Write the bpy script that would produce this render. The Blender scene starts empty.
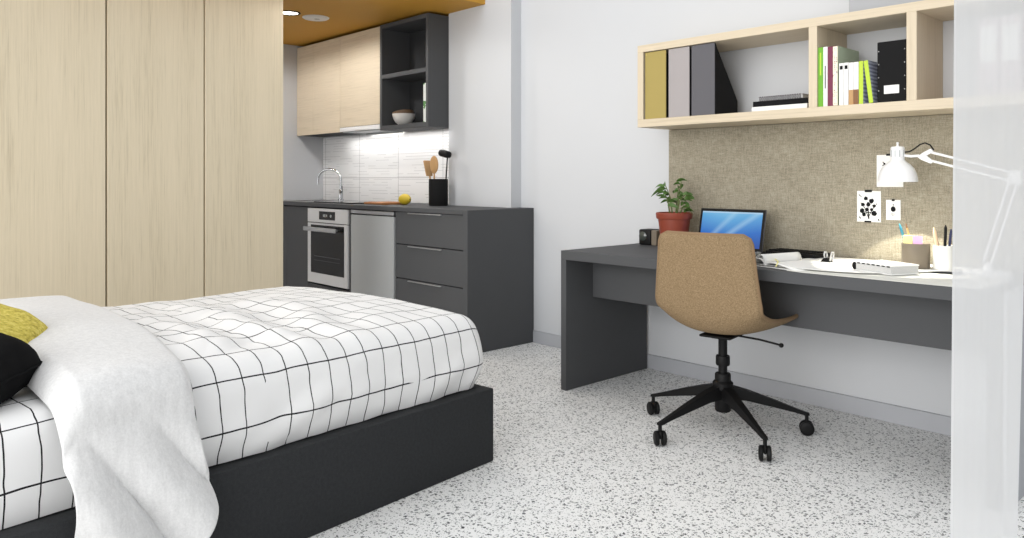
import bpy, bmesh, math, random
from mathutils import Vector, Matrix, noise
R = math.radians
random.seed(7)
scene = bpy.context.scene
COL = scene.collection
WM = {}                       # world matrices by object

# ------------------------------------------------------------------ materials
def lin(c):
    return tuple(((v/255)/12.92 if v/255 <= .04045 else ((v/255+.055)/1.055)**2.4) for v in c) + (1,)

class NT:
    def __init__(s, name):
        s.m = bpy.data.materials.new(name); s.m.use_nodes = True
        s.t = s.m.node_tree; s.n = s.t.nodes; s.l = s.t.links
        s.b = s.n['Principled BSDF']; s.o = s.n['Material Output']
    def add(s, kind, **kw):
        nd = s.n.new(kind)
        for k, v in kw.items():
            if k.startswith('i_'): nd.inputs[k[2:].replace('_', ' ')].default_value = v
            else: setattr(nd, k, v)
        return nd
    def link(s, a, b): s.l.new(a, b)
    def val(s, nd, i, x):
        if hasattr(x, 'is_output') or isinstance(x, bpy.types.NodeSocket): s.link(x, nd.inputs[i])
        else: nd.inputs[i].default_value = x
    def math(s, op, a, b=0.0, c=None):
        nd = s.add('ShaderNodeMath', operation=op)
        s.val(nd, 0, a); s.val(nd, 1, b)
        if c is not None: s.val(nd, 2, c)
        return nd.outputs[0]
    def mix(s, f, a, b):
        nd = s.add('ShaderNodeMix', data_type='RGBA')
        s.val(nd, 0, f); s.val(nd, 6, a); s.val(nd, 7, b)
        return nd.outputs[2]
    def ramp(s, f, stops):
        nd = s.add('ShaderNodeValToRGB'); e = nd.color_ramp.elements
        while len(e) < len(stops): e.new(.5)
        for el, (p, c) in zip(e, stops): el.position = p; el.color = c
        s.link(f, nd.inputs[0]); return nd.outputs[0]
    def coord(s, which='Object', scale=(1, 1, 1), rot=(0, 0, 0), loc=(0, 0, 0)):
        tc = s.add('ShaderNodeTexCoord'); mp = s.add('ShaderNodeMapping')
        mp.inputs['Scale'].default_value = scale; mp.inputs['Rotation'].default_value = rot
        mp.inputs['Location'].default_value = loc
        s.link(tc.outputs[which], mp.inputs[0]); return mp.outputs[0]
    def noise(s, vec, scale, detail=2, rough=.5):
        nd = s.add('ShaderNodeTexNoise'); s.link(vec, nd.inputs['Vector'])
        nd.inputs['Scale'].default_value = scale; nd.inputs['Detail'].default_value = detail
        nd.inputs['Roughness'].default_value = rough
        return nd.outputs[0]
    def bump(s, h, strength=.2, dist=.002):
        nd = s.add('ShaderNodeBump'); nd.inputs['Strength'].default_value = strength
        nd.inputs['Distance'].default_value = dist
        s.link(h, nd.inputs['Height']); s.link(nd.outputs[0], s.b.inputs['Normal'])
    def base(s, c):
        s.val(s.b, 'Base Color', c)

def plain(name, rgb, rough=.5, metal=0., spec=.5, var=.04, vscale=8, emit=0, alpha=None, bump=0, bscale=200):
    t = NT(name)
    c = lin(rgb); v = t.coord()
    n = t.noise(v, vscale, 2)
    lo = tuple(x*(1-var) for x in c[:3]) + (1,); hi = tuple(min(1, x*(1+var)) for x in c[:3]) + (1,)
    t.base(t.mix(n, lo, hi))
    t.b.inputs['Roughness'].default_value = rough; t.b.inputs['Metallic'].default_value = metal
    t.b.inputs['Specular IOR Level'].default_value = spec
    if emit:
        t.b.inputs['Emission Color'].default_value = c; t.b.inputs['Emission Strength'].default_value = emit
    if bump: t.bump(t.noise(v, bscale, 2), bump, .001)
    return t.m

def oak(name, rgb, axis, dark=.86, rough=.55):
    """pale oak veneer, grain running along the given axis"""
    t = NT(name); c = lin(rgb)
    sc = [110, 110, 110]; sc[axis] = 2.2
    n1 = t.noise(t.coord(scale=sc), 1, 4, .65)
    sc2 = [9, 9, 9]; sc2[axis] = .5
    n2 = t.noise(t.coord(scale=sc2), 1, 2)
    sc3 = [300, 300, 300]; sc3[axis] = 9
    n3 = t.noise(t.coord(scale=sc3), 1, 2)
    f = t.math('ADD', t.math('MULTIPLY', n1, .55), t.math('ADD', t.math('MULTIPLY', n2, .3), t.math('MULTIPLY', n3, .25)))
    lo = (c[0]*dark*.86, c[1]*dark*.83, c[2]*dark*.78, 1); hi = (min(1, c[0]*1.1), min(1, c[1]*1.1), min(1, c[2]*1.12), 1)
    t.base(t.ramp(f, [(.32, lo), (.52, c), (.75, hi)]))
    t.b.inputs['Roughness'].default_value = rough; t.b.inputs['Specular IOR Level'].default_value = .25
    t.bump(n1, .06, .001)
    return t.m

def terrazzo():
    t = NT('terrazzo'); v = t.coord()
    col = lin((219, 218, 216)); big = t.noise(v, 3, 2)
    base = t.mix(big, lin((236, 236, 235)), lin((242, 242, 241)))
    warp = t.add('ShaderNodeTexNoise'); t.link(v, warp.inputs['Vector']); warp.inputs['Scale'].default_value = 60
    vm = t.add('ShaderNodeVectorMath', operation='SCALE'); t.link(warp.outputs['Color'], vm.inputs[0]); vm.inputs['Scale'].default_value = .02
    va = t.add('ShaderNodeVectorMath', operation='ADD'); t.link(v, va.inputs[0]); t.link(vm.outputs[0], va.inputs[1])
    for sc, prob, size, cols in ((68, .34, .36, [(0, lin((40, 42, 46))), (.5, lin((110, 112, 114))), (1, lin((160, 160, 158)))]),
                                 (115, .38, .38, [(0, lin((58, 60, 64))), (.6, lin((140, 142, 144))), (1, lin((178, 177, 174)))]),
                                 (200, .32, .36, [(0, lin((80, 82, 85))), (1, lin((168, 168, 168)))])):
        vo = t.add('ShaderNodeTexVoronoi'); vo.inputs['Scale'].default_value = sc; t.link(va.outputs[0], vo.inputs['Vector'])
        sep = t.add('ShaderNodeSeparateColor'); t.link(vo.outputs['Color'], sep.inputs[0])
        inside = t.math('LESS_THAN', vo.outputs['Distance'], size)
        pick = t.math('LESS_THAN', sep.outputs[0], prob)
        tone = t.ramp(sep.outputs[1], cols)
        base = t.mix(t.math('MULTIPLY', inside, pick), base, tone)
    t.base(base); t.b.inputs['Roughness'].default_value = .45; t.b.inputs['Specular IOR Level'].default_value = .3
    return t.m

def linen_board():
    t = NT('woven_board')
    a = t.noise(t.coord(scale=(20, 60, 240)), 1, 3, .6)
    b = t.noise(t.coord(scale=(240, 60, 20)), 1, 3, .6)
    c = t.noise(t.coord(scale=(1, 1, 1)), 220, 2, .7)
    d = t.noise(t.coord(scale=(5, 1, 9), rot=(0, .5, 0)), 1.2, 3)
    f = t.math('ADD', t.math('MULTIPLY', t.math('ADD', a, b), .3), t.math('ADD', t.math('MULTIPLY', c, .32), t.math('MULTIPLY', d, .12)))
    t.base(t.ramp(f, [(.36, lin((112, 105, 91))), (.5, lin((151, 144, 127))), (.66, lin((182, 175, 159)))]))
    t.b.inputs['Roughness'].default_value = .95; t.b.inputs['Specular IOR Level'].default_value = .1
    t.bump(f, .4, .002)
    return t.m

def grid_cloth(name, su=.14, sv=.0745, ou=0., ov=0.):
    """white cotton with a drawn black window-pane grid; u and v are metres of cloth"""
    t = NT(name)
    tc = t.add('ShaderNodeTexCoord'); sp = t.add('ShaderNodeSeparateXYZ'); t.link(tc.outputs['UV'], sp.inputs[0])
    wob = t.noise(tc.outputs['UV'], 5, 2); wob2 = t.noise(tc.outputs['UV'], 9, 2)
    u = t.math('ADD', t.math('ADD', sp.outputs[0], ou), t.math('MULTIPLY', t.math('SUBTRACT', wob, .5), .022))
    v = t.math('ADD', t.math('ADD', sp.outputs[1], ov), t.math('MULTIPLY', t.math('SUBTRACT', wob2, .5), .016))
    def line(c, step, w):
        fr = t.math('FRACT', t.math('ADD', t.math('DIVIDE', c, step), 200.5))
        return t.math('LESS_THAN', t.math('ABSOLUTE', t.math('SUBTRACT', fr, .5)), w/step/2)
    cut = t.math('GREATER_THAN', t.noise(t.coord('UV', (2.2, 9, 1)), 1, 1), .33)
    cut2 = t.math('GREATER_THAN', t.noise(t.coord('UV', (9, 2.2, 1), loc=(3, 7, 0)), 1, 1), .31)
    lu = t.math('MULTIPLY', line(u, su, .005), cut2)
    lv = t.math('MULTIPLY', line(v, sv, .0037), cut)
    ink = t.math('MAXIMUM', lu, lv)
    t.base(t.mix(ink, lin((236, 236, 236)), lin((36, 36, 38))))
    t.b.inputs['Roughness'].default_value = .9; t.b.inputs['Specular IOR Level'].default_value = .15
    t.bump(t.noise(t.coord(), 500, 2), .12, .001)
    return t.m

def fleece():
    t = NT('white_fleece'); v = t.coord()
    a = t.noise(t.coord(scale=(60, 60, 14)), 1, 3, .7); b = t.noise(v, 160, 3, .7)
    f = t.math('ADD', t.math('MULTIPLY', a, .5), t.math('MULTIPLY', b, .5))
    t.base(t.ramp(f, [(.35, lin((208, 208, 208))), (.65, lin((228, 228, 228)))]))
    t.b.inputs['Roughness'].default_value = 1; t.b.inputs['Specular IOR Level'].default_value = .05
    t.b.inputs['Sheen Weight'].default_value = .2
    t.bump(f, .3, .003)
    return t.m

def chair_fabric():
    t = NT('tan_wool'); v = t.coord()
    a = t.noise(v, 300, 3, .7); b = t.noise(v, 150, 3, .6)
    f = t.math('ADD', t.math('MULTIPLY', a, .7), t.math('MULTIPLY', b, .3))
    t.base(t.ramp(f, [(.33, lin((114, 95, 71))), (.5, lin((140, 119, 91))), (.68, lin((161, 140, 112)))]))
    t.b.inputs['Roughness'].default_value = .95; t.b.inputs['Specular IOR Level'].default_value = .1
    t.bump(f, .35, .002)
    return t.m

def charcoal_cloth():
    t = NT('charcoal_upholstery'); v = t.coord()
    a = t.noise(v, 420, 2, .7); b = t.noise(v, 90, 2)
    f = t.math('ADD', t.math('MULTIPLY', a, .7), t.math('MULTIPLY', b, .3))
    t.base(t.ramp(f, [(.3, lin((34, 35, 37))), (.7, lin((54, 56, 58)))]))
    t.b.inputs['Roughness'].default_value = .8; t.b.inputs['Specular IOR Level'].default_value = .25
    t.bump(f, .3, .001)
    return t.m

def tile_mat():
    t = NT('relief_tile')
    v = t.coord(rot=(R(-90), 0, 0), loc=(.44, -.204, 0))
    br = t.add('ShaderNodeTexBrick'); t.link(v, br.inputs['Vector'])
    br.offset = 0; br.inputs['Scale'].default_value = 1; br.inputs['Mortar Size'].default_value = .0025
    br.inputs['Brick Width'].default_value = .6; br.inputs['Row Height'].default_value = .5
    br.inputs['Color1'].default_value = br.inputs['Color2'].default_value = lin((236, 236, 236)); br.inputs['Mortar'].default_value = lin((168, 168, 168))
    # fine horizontal strokes drawn on the tiles, in short broken lengths
    tc = t.add('ShaderNodeTexCoord'); sp = t.add('ShaderNodeSeparateXYZ'); t.link(tc.outputs['Object'], sp.inputs[0])
    fr = t.math('FRACT', t.math('MULTIPLY', sp.outputs[2], 1/.0235))
    ln = t.math('LESS_THAN', fr, .13)
    row = t.math('FLOOR', t.math('MULTIPLY', sp.outputs[2], 1/.0235))
    cb = t.add('ShaderNodeCombineXYZ'); t.link(t.math('MULTIPLY', sp.outputs[0], 3.4), cb.inputs[0]); t.link(t.math('MULTIPLY', row, 7.3), cb.inputs[1])
    brk = t.math('GREATER_THAN', t.noise(cb.outputs[0], 1, 1), .49)
    s = t.math('MULTIPLY', t.math('MULTIPLY', ln, brk), .55)
    t.base(t.mix(s, br.outputs['Color'], lin((150, 151, 152))))
    t.b.inputs['Roughness'].default_value = .3
    return t.m

def sheer():
    t = NT('sheer_voile')
    tr = t.add('ShaderNodeBsdfTransparent'); df = t.add('ShaderNodeBsdfDiffuse'); tl = t.add('ShaderNodeBsdfTranslucent')
    c = lin((251, 253, 255)); df.inputs[0].default_value = c; tl.inputs[0].default_value = c
    m1 = t.add('ShaderNodeMixShader'); m1.inputs[0].default_value = .45; t.link(df.outputs[0], m1.inputs[1]); t.link(tl.outputs[0], m1.inputs[2])
    tc = t.add('ShaderNodeTexCoord'); sp = t.add('ShaderNodeSeparateXYZ'); t.link(tc.outputs['UV'], sp.inputs[0])
    edge = t.math('LESS_THAN', sp.outputs[0], .02)
    n = t.noise(t.coord('UV', (22, .3, 1)), 1, 2)
    fac = t.math('ADD', t.math('MULTIPLY', t.math('SUBTRACT', n, .5), .03), .86)
    fac = t.math('ADD', fac, t.math('MULTIPLY', edge, .07))
    m2 = t.add('ShaderNodeMixShader'); t.link(fac, m2.inputs[0]); t.link(tr.outputs[0], m2.inputs[1]); t.link(m1.outputs[0], m2.inputs[2])
    t.link(m2.outputs[0], t.o.inputs[0]); t.n.remove(t.b)
    return t.m

def screen_mat():
    t = NT('screen_picture')
    v = t.coord('UV')
    sp = t.add('ShaderNodeSeparateXYZ'); t.link(v, sp.inputs[0]); u, w = sp.outputs[0], sp.outputs[1]
    g = t.ramp(t.math('ADD', t.math('MULTIPLY', w, .75), t.math('MULTIPLY', t.math('SUBTRACT', 1, t.math('ABSOLUTE', t.math('SUBTRACT', u, .45))), .25)),
               [(0, lin((20, 50, 140))), (.45, lin((40, 112, 200))), (.8, lin((96, 170, 224))), (1, lin((130, 198, 236)))])
    def band(off, slope, curve, wd):
        y = t.math('ADD', t.math('MULTIPLY', t.math('POWER', u, curve), slope), off)
        d = t.math('ABSOLUTE', t.math('SUBTRACT', w, y))
        return t.math('MAXIMUM', t.math('SUBTRACT', 1, t.math('DIVIDE', d, wd)), 0)
    s = t.math('ADD', t.math('MULTIPLY', band(-.15, 1.9, .9, .16), .35), t.math('MULTIPLY', band(-.5, 1.55, .8, .14), .4))
    g = t.mix(s, g, lin((190, 226, 246)))
    bar = t.math('GREATER_THAN', w, .955)
    g = t.mix(t.math('MULTIPLY', bar, .55), g, lin((200, 222, 240)))
    t.base((0, 0, 0, 1)); t.link(g, t.b.inputs['Emission Color']); t.b.inputs['Emission Strength'].default_value = .9
    t.b.inputs['Roughness'].default_value = .25
    return t.m

def stripes(name, a, b, scale, axis=2, w=.5, rough=.7):
    t = NT(name); tc = t.add('ShaderNodeTexCoord'); sp = t.add('ShaderNodeSeparateXYZ'); t.link(tc.outputs['Object'], sp.inputs[0])
    z = t.math('ADD', t.math('MULTIPLY', sp.outputs[axis], scale), t.math('MULTIPLY', t.noise(tc.outputs['Object'], 20, 2), .6))
    f = t.math('LESS_THAN', t.math('FRACT', z), w)
    t.base(t.mix(f, lin(a), lin(b))); t.b.inputs['Roughness'].default_value = rough
    return t.m

def dots(name, a, b, scale, thr=.3):
    t = NT(name); vo = t.add('ShaderNodeTexVoronoi'); t.link(t.coord(), vo.inputs['Vector'])
    vo.inputs['Scale'].default_value = scale; vo.inputs['Randomness'].default_value = .35
    t.base(t.mix(t.math('LESS_THAN', vo.outputs['Distance'], thr), lin(a), lin(b))); t.b.inputs['Roughness'].default_value = .7
    return t.m

M = dict(
    wall=plain('wall_paint', (205, 207, 210), .85, spec=.2, var=.012, vscale=3),
    wallgrey=plain('grey_paint', (172, 174, 178), .85, spec=.2, var=.02),
    skirting=plain('skirting_paint', (178, 180, 185), .6, spec=.3, var=.02),
    mustard=plain('mustard_paint', (196, 146, 58), .6, spec=.25, var=.03, vscale=2),
    floor=terrazzo(), oak_v=oak('oak_vertical', (226, 213, 186), 2), oak_h=oak('oak_horizontal', (216, 202, 178), 0),
    oak_s=oak('oak_shelf', (210, 196, 172), 0), oak_d=oak('oak_divider', (210, 196, 172), 2), board=linen_board(),
    dark=plain('graphite_laminate', (83, 84, 86), .6, spec=.12, var=.03, vscale=5),
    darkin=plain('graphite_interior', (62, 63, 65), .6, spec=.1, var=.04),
    black=plain('black_plastic', (12, 12, 13), .55, spec=.25, var=.05), seam=plain('shadow_gap_strip', (96, 84, 66), .6, var=.03),
    matblack=plain('black_card', (20, 20, 21), .75, spec=.2, var=.1),
    steel=plain('brushed_steel', (205, 206, 208), .32, metal=.85, var=.04, vscale=40),
    ovensteel=plain('oven_steel', (212, 213, 214), .45, metal=.05, var=.03, vscale=40),
    chrome=plain('chrome', (190, 192, 195), .15, metal=1, var=.02),
    ovenglass=plain('oven_glass', (12, 12, 13), .08, spec=.6, var=.05), silverlam=plain('silver_laminate', (176, 179, 180), .45, metal=.0, var=.02, vscale=3),
    white=plain('white_enamel', (238, 238, 238), .35, spec=.4, var=.01), offwhite=plain('white_ceramic', (226, 224, 220), .3, var=.02),
    paper=plain('white_paper', (238, 238, 236), .85, spec=.15, var=.015, vscale=30), lit_mat=plain('lamplit_strip_paint', (226, 226, 220), .7, spec=.2, var=.015),
    pages=stripes('page_edges', (208, 208, 206), (176, 176, 176), 420, 2, .4), ink=plain('black_ink', (26, 26, 28), .8, spec=.1, var=.3, vscale=60),
    greyink=plain('grey_ink', (120, 120, 124), .8, spec=.1, var=.3, vscale=60),
    tile=tile_mat(), grid=grid_cloth('grid_cotton', .137, .0745, .04), grid_sheet=grid_cloth('grid_cotton_sheet', .155, .0745, .01), fleece=fleece(), tan=chair_fabric(), piping=plain('tan_piping', (134, 110, 82), .9, var=.1),
    charcoal=charcoal_cloth(), blackcloth=plain('black_cotton', (22, 22, 23), .95, spec=.1, var=.35, vscale=30, bump=.3),
    terracotta=plain('terracotta_plastic', (138, 62, 43), .5, var=.1, vscale=14), soil=plain('soil', (48, 34, 26), 1, var=.4, vscale=120, bump=.8),
    leaf=plain('leaf_green', (74, 106, 46), .5, var=.45, vscale=18), stem=plain('stem_green', (92, 104, 56), .6, var=.15),
    lemon=plain('lemon_peel', (214, 186, 44), .45, var=.08, bump=.3, bscale=150), wood=plain('beech_wood', (188, 148, 100), .6, var=.14, vscale=20),
    boardwood=oak('chopping_wood', (172, 118, 76), 0, .8), bowlwood=plain('bowl_brown', (112, 88, 66), .5, var=.12),
    olive=plain('olive_card', (166, 148, 84), .7, var=.03), lightgrey=plain('warm_grey_card', (164, 158, 158), .7, var=.03), midgrey=plain('slate_card', (92, 91, 96), .7, var=.03),
    green=plain('bright_green_cover', (108, 172, 44), .6, var=.1, vscale=50), lime=plain('lime_cover', (186, 212, 64), .6, var=.05),
    maroon=plain('maroon_cover', (118, 44, 72), .6, var=.06), patterned=dots('green_patterned_cover', (186, 200, 174), (240, 246, 226), 75, .36), dotspine=dots('dotted_edge', (244, 240, 214), (120, 40, 90), 120, .33),
    brown=plain('brown_cover', (132, 92, 58), .6, var=.06), bluestripe=stripes('blue_grey_stripes', (205, 210, 226), (140, 146, 170), 60),
    taupe=plain('taupe_leather', (116, 106, 92), .6, var=.05), ribbed=plain('ribbed_white', (232, 232, 228), .5, var=.01),
    teal=plain('teal_pencil', (46, 130, 150), .4), orange=plain('natural_pencil', (226, 186, 120), .5), navy=plain('navy_pen', (40, 46, 84), .4), brush=plain('pale_brush_wood', (226, 194, 160), .6),
    ynote=plain('yellow_note', (244, 236, 164), .8, var=.02), pnote=plain('pink_note', (238, 182, 228), .8, var=.02),
    pinkgrey=plain('pink_grey_card', (196, 178, 182), .7, var=.02), sheer=sheer(), screen=screen_mat(), dialm=plain('dial_glass', (60, 66, 62), .1, spec=.8, var=.3, vscale=30),
    emit=plain('lit_lamp', (255, 252, 244), .5, emit=6, var=0), bulb=plain('lit_bulb', (255, 244, 220), .5, emit=8, var=0), greenwhite=stripes('green_white_spine', (214, 218, 214), (90, 140, 80), 6, 2, .25),
)
def knit():
    t = NT('yellow_knit'); v = t.coord()
    a = t.noise(t.coord(scale=(240, 40, 90)), 1, 3, .7); b = t.noise(v, 70, 3, .7)
    f = t.math('ADD', t.math('MULTIPLY', a, .5), t.math('MULTIPLY', b, .5))
    t.base(t.ramp(f, [(.32, lin((142, 126, 44))), (.5, lin((208, 192, 88))), (.68, lin((236, 224, 134)))]))
    t.b.inputs['Roughness'].default_value = 1; t.bump(f, .7, .004); return t.m
M['knit'] = knit()

# ------------------------------------------------------------------ mesh builder
class B:
    def __init__(s): s.bm = bmesh.new(); s.uv = None
    def box(s, x0, x1, y0, y1, z0, z1, bev=0.0015, mtx=None, seg=1):
        r = bmesh.ops.create_cube(s.bm, size=1); vs = r['verts']
        for v in vs: v.co = Vector(((x0+x1)/2+v.co.x*(x1-x0), (y0+y1)/2+v.co.y*(y1-y0), (z0+z1)/2+v.co.z*(z1-z0)))
        if bev:
            es = list({e for v in vs for e in v.link_edges})
            bev = min(bev, .45*min(x1-x0, y1-y0, z1-z0))
            q = bmesh.ops.bevel(s.bm, geom=es, offset=bev, segments=seg, affect='EDGES', profile=.5)
            vs = list({v for f in q['faces'] for v in f.verts} | {v for v in vs if v.is_valid})
        if mtx: bmesh.ops.transform(s.bm, matrix=mtx, verts=vs)
        return s
    def rings(s, rings, close=True, cap0=True, cap1=True):
        rows = [[s.bm.verts.new(p) for p in ring] for ring in rings]; n = len(rows[0])
        for a, b in zip(rows, rows[1:]):
            for i in range(n if close else n-1):
                j = (i+1) % n
                s.bm.faces.new((a[i], a[j], b[j], b[i]))
        if cap0: s.bm.faces.new(list(reversed(rows[0])))
        if cap1: s.bm.faces.new(rows[-1])
        return s
    def tube(s, pts, r, n=10, caps=True):
        pts = [Vector(p) for p in pts]; rs = r if isinstance(r, (list, tuple)) else [r]*len(pts)
        rings = []; up = None
        for i, p in enumerate(pts):
            d = (pts[min(i+1, len(pts)-1)] - pts[max(i-1, 0)]).normalized()
            if up is None: up = d.orthogonal().normalized()
            up = (up - d*up.dot(d)).normalized(); sd = d.cross(up)
            rings.append([p + (up*math.cos(2*math.pi*k/n) + sd*math.sin(2*math.pi*k/n))*rs[i] for k in range(n)])
        return s.rings(rings, True, caps, caps)
    def lathe(s, prof, c=(0, 0, 0), n=28, mtx=None, sx=1, sy=1):
        rings = []
        for r, z in prof:
            r = max(r, 1e-4)
            rings.append([Vector((c[0]+r*sx*math.cos(2*math.pi*k/n), c[1]+r*sy*math.sin(2*math.pi*k/n), c[2]+z)) for k in range(n)])
        if mtx: rings = [[mtx @ p for p in q] for q in rings]
        return s.rings(rings)
    def prism(s, poly, a0, a1, axis=2, bev=0):
        """extrude polygon; axis=2: poly is (x,y); axis=0: poly is (y,z); axis=1: poly is (x,z)"""
        def P(p, a): return {2: (p[0], p[1], a), 0: (a, p[0], p[1]), 1: (p[0], a, p[1])}[axis]
        lo = [s.bm.verts.new(P(p, a0)) for p in poly]; hi = [s.bm.verts.new(P(p, a1)) for p in poly]; n = len(poly)
        fs = [s.bm.faces.new(lo), s.bm.faces.new(hi)]
        for i in range(n): fs.append(s.bm.faces.new((lo[i], lo[(i+1) % n], hi[(i+1) % n], hi[i])))
        bmesh.ops.recalc_face_normals(s.bm, faces=fs)
        if bev: bmesh.ops.bevel(s.bm, geom=list({e for f in fs for e in f.edges}), offset=bev, segments=1, affect='EDGES')
        return s
    def sheet(s, fn, nu, nv, uvfn=None, thick=0):
        rows = [[s.bm.verts.new(fn(i/nu, j/nv)) for j in range(nv+1)] for i in range(nu+1)]
        if s.uv is None: s.uv = s.bm.loops.layers.uv.verify()
        for i in range(nu):
            for j in range(nv):
                f = s.bm.faces.new((rows[i][j], rows[i+1][j], rows[i+1][j+1], rows[i][j+1]))
                for lp, (a, b) in zip(f.loops, ((i, j), (i+1, j), (i+1, j+1), (i, j+1))):
                    q = (uvfn or (lambda u, v: (u, v)))(a/nu, b/nv); lp[s.uv].uv = q
        return s
    def ball(s, c, rx, ry=None, rz=None, seg=20, rings=12, mtx=None):
        r = bmesh.ops.create_uvsphere(s.bm, u_segments=seg, v_segments=rings, radius=1)
        for v in r['verts']:
            p = Vector((v.co.x*rx, v.co.y*(ry or rx), v.co.z*(rz or rx)))
            v.co = (mtx @ p if mtx else p) + Vector(c)
        return s

def link(o, parent=None):
    COL.objects.link(o)
    if parent: o.parent = parent
def part(parent, name, b, mat, label=None, smooth=True, angle=40, thick=0, off=-1, sub=0):
    me = bpy.data.meshes.new(name)
    if parent is not None: bmesh.ops.transform(b.bm, matrix=WM[parent].inverted(), verts=b.bm.verts)
    b.bm.to_mesh(me); b.bm.free()
    me.materials.append(M[mat] if isinstance(mat, str) else mat)
    if smooth:
        for p in me.polygons: p.use_smooth = True
        me.set_sharp_from_angle(angle=R(angle))
    o = bpy.data.objects.new(name, me); link(o, parent)
    WM[o] = WM[parent].copy() if parent else Matrix()
    if label: o['label'] = label
    if thick:
        md = o.modifiers.new('solid', 'SOLIDIFY'); md.thickness = thick; md.offset = off
    if sub:
        md = o.modifiers.new('sub', 'SUBSURF'); md.levels = sub; md.render_levels = sub
    return o
def thing(name, label, cat, loc=(0, 0, 0), rz=0, group=None):
    o = bpy.data.objects.new(name, None); link(o); o.empty_display_size = .05
    o.location = loc; o.rotation_euler = (0, 0, rz)
    WM[o] = Matrix.Translation(loc) @ Matrix.Rotation(rz, 4, 'Z')
    o['label'] = label; o['category'] = cat
    if group: o['group'] = group
    return o
def single(name, b, mat, label, cat, loc=(0, 0, 0), group=None, **kw):
    """a thing that is one mesh; geometry given in world space, origin moved to loc"""
    bmesh.ops.translate(b.bm, verts=b.bm.verts, vec=-Vector(loc))
    o = part(None, name, b, mat, **kw); o.location = loc; WM[o] = Matrix.Translation(loc)
    o['label'] = label; o['category'] = cat
    if group: o['group'] = group
    return o
def struct(name, b, mat, **kw):
    o = part(None, name, b, mat, **kw); o['kind'] = 'structure'
    return o

# ------------------------------------------------------------------ room shell
YW = 3.6; XL = -6.49; ZC = 2.33; ZT = 2.75
struct('floor', B().box(-6.7, 1.6, -1.6, 3.75, -.06, 0, 0), 'floor')
struct('wall_back', B().prism([(-6.7, 3.75), (-6.7, YW), (-4.464, YW), (-4.464, 3.506), (-3.782, 3.506), (-3.782, YW), (1.6, YW), (1.6, 3.75)], 0, ZT), 'wall', smooth=False)
struct('wall_left', B().box(-6.64, XL, -1.6, YW, 0, ZT, 0), 'wall')
struct('baseboard_back', B().box(-3.653, 1.6, 3.586, YW, 0, .081, .002), 'skirting')
struct('ceiling', B().box(XL, -4.05, -1.6, 3.506, ZC, ZT, 0).box(XL, -4.466, 3.506, YW, ZC, ZT, 0), 'mustard')
struct('trim_1', B().box(-1.478, 1.6, 3.45, YW, 1.835, ZT, .002), 'wallgrey')

# ------------------------------------------------------------------ wardrobe (turned with the bed)
RZ = R(186.3)
bx = Vector((math.cos(RZ), math.sin(RZ), 0)); by = Vector((-math.sin(RZ), math.cos(RZ), 0))
wd = thing('wardrobe', 'tall pale oak wardrobe with flat doors standing behind the bed', 'wardrobe', (-4.43, 2.18, 0), RZ)
def wbox(b, x0, x1, y0, y1, z0, z1, bev=.0015): return b.box(x0, x1, y0, y1, z0, z1, bev, WM[wd])
WT = 2.31
c = B(); wbox(c, .024, .6, .0, 2.08, .08, WT); part(wd, 'carcass', c, 'seam')
c = B(); wbox(c, .06, .58, .0, 2.08, 0, .08); part(wd, 'plinth', c, 'dark')
DW = [0, .515, 1.044, 1.562, 2.08]
for k in range(4):
    a, c_ = DW[k], DW[k+1]
    c = B(); wbox(c, 0, .022, a+.0045, c_-.0045, .085, WT, .002); d = part(wd, 'door', c, 'oak_v')
    c = B(); wbox(c, .002, .023, c_-.0075, c_-.0046, .45, 1.12, .0005); part(d, 'handle_strip', c, 'midgrey')

# ------------------------------------------------------------------ kitchen base run
YF = 3.03; ZB = .09; ZK = .872
GK = 'kitchen base units'
def cab(name, label, x0, x1, back=3.5):
    t = thing(name, label, 'kitchen cabinet', (x0, YF, 0))
    b = B()
    for (a, c_) in ((x0, x0+.018), (x1-.018, x1)): b.box(a, c_, YF+.022, back, ZB, ZK, 0)
    b.box(x0+.018, x1-.018, back-.012, back, ZB, ZK, 0).box(x0+.018, x1-.018, YF+.022, back-.012, ZB, ZB+.018, 0)
    part(t, 'carcass', b, 'darkin')
    part(t, 'plinth', B().box(x0, x1, YF+.05, YF+.066, 0, ZB, 0), 'darkin')
    return t
t = cab('sink_cabinet', 'graphite kitchen base cabinet left of the oven, beside the wardrobe', -6.485, -5.728)
for a, c_ in ((-6.484, -6.108), (-6.105, -5.730)): part(t, 'door', B().box(a, c_, YF, YF+.02, ZB+.004, ZK-.004), 'dark')
t = cab('oven_housing', 'graphite base unit holding the built-in oven', -5.727, -5.062)
part(t, 'drawer', B().box(-5.725, -5.064, YF, YF+.02, ZB+.004, .245), 'dark')
part(t, 'side_filler', B().box(-5.080, -5.064, YF, YF+.02, .248, ZK-.004), 'dark')
part(t, 'side_filler', B().box(-5.725, -5.714, YF, YF+.02, .248, ZK-.004), 'dark')
ov = thing('oven', 'built-in stainless steel oven with black glass door under the worktop', 'oven', (-5.4, YF, .25))
x0, x1 = -5.711, -5.083
part(ov, 'body', B().box(x0+.02, x1-.02, YF+.012, 3.44, .262, .862), 'darkin')
part(ov, 'control_panel', B().box(x0, x1, YF-.012, YF+.012, .752, .864, .002), 'ovensteel')
dp = part(ov, 'display', B().box(-5.52, -5.27, YF-.0135, YF-.011, .776, .842, .0005), 'ovenglass')
part(dp, 'digits', B().box(-5.455, -5.44, YF-.0142, YF-.013, .800, .818, 0).box(-5.432, -5.418, YF-.0142, YF-.013, .798, .820, 0).box(-5.405, -5.39, YF-.0142, YF-.013, .802, .818, 0), 'silverlam')
part(dp, 'dial', B().lathe([(0, 0), (.011, 0), (.011, .004), (.009, .006), (0, .006)], n=16, mtx=Matrix.Translation((-5.33, YF-.013, .808)) @ Matrix.Rotation(R(90), 4, 'X')), 'silverlam')
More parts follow.
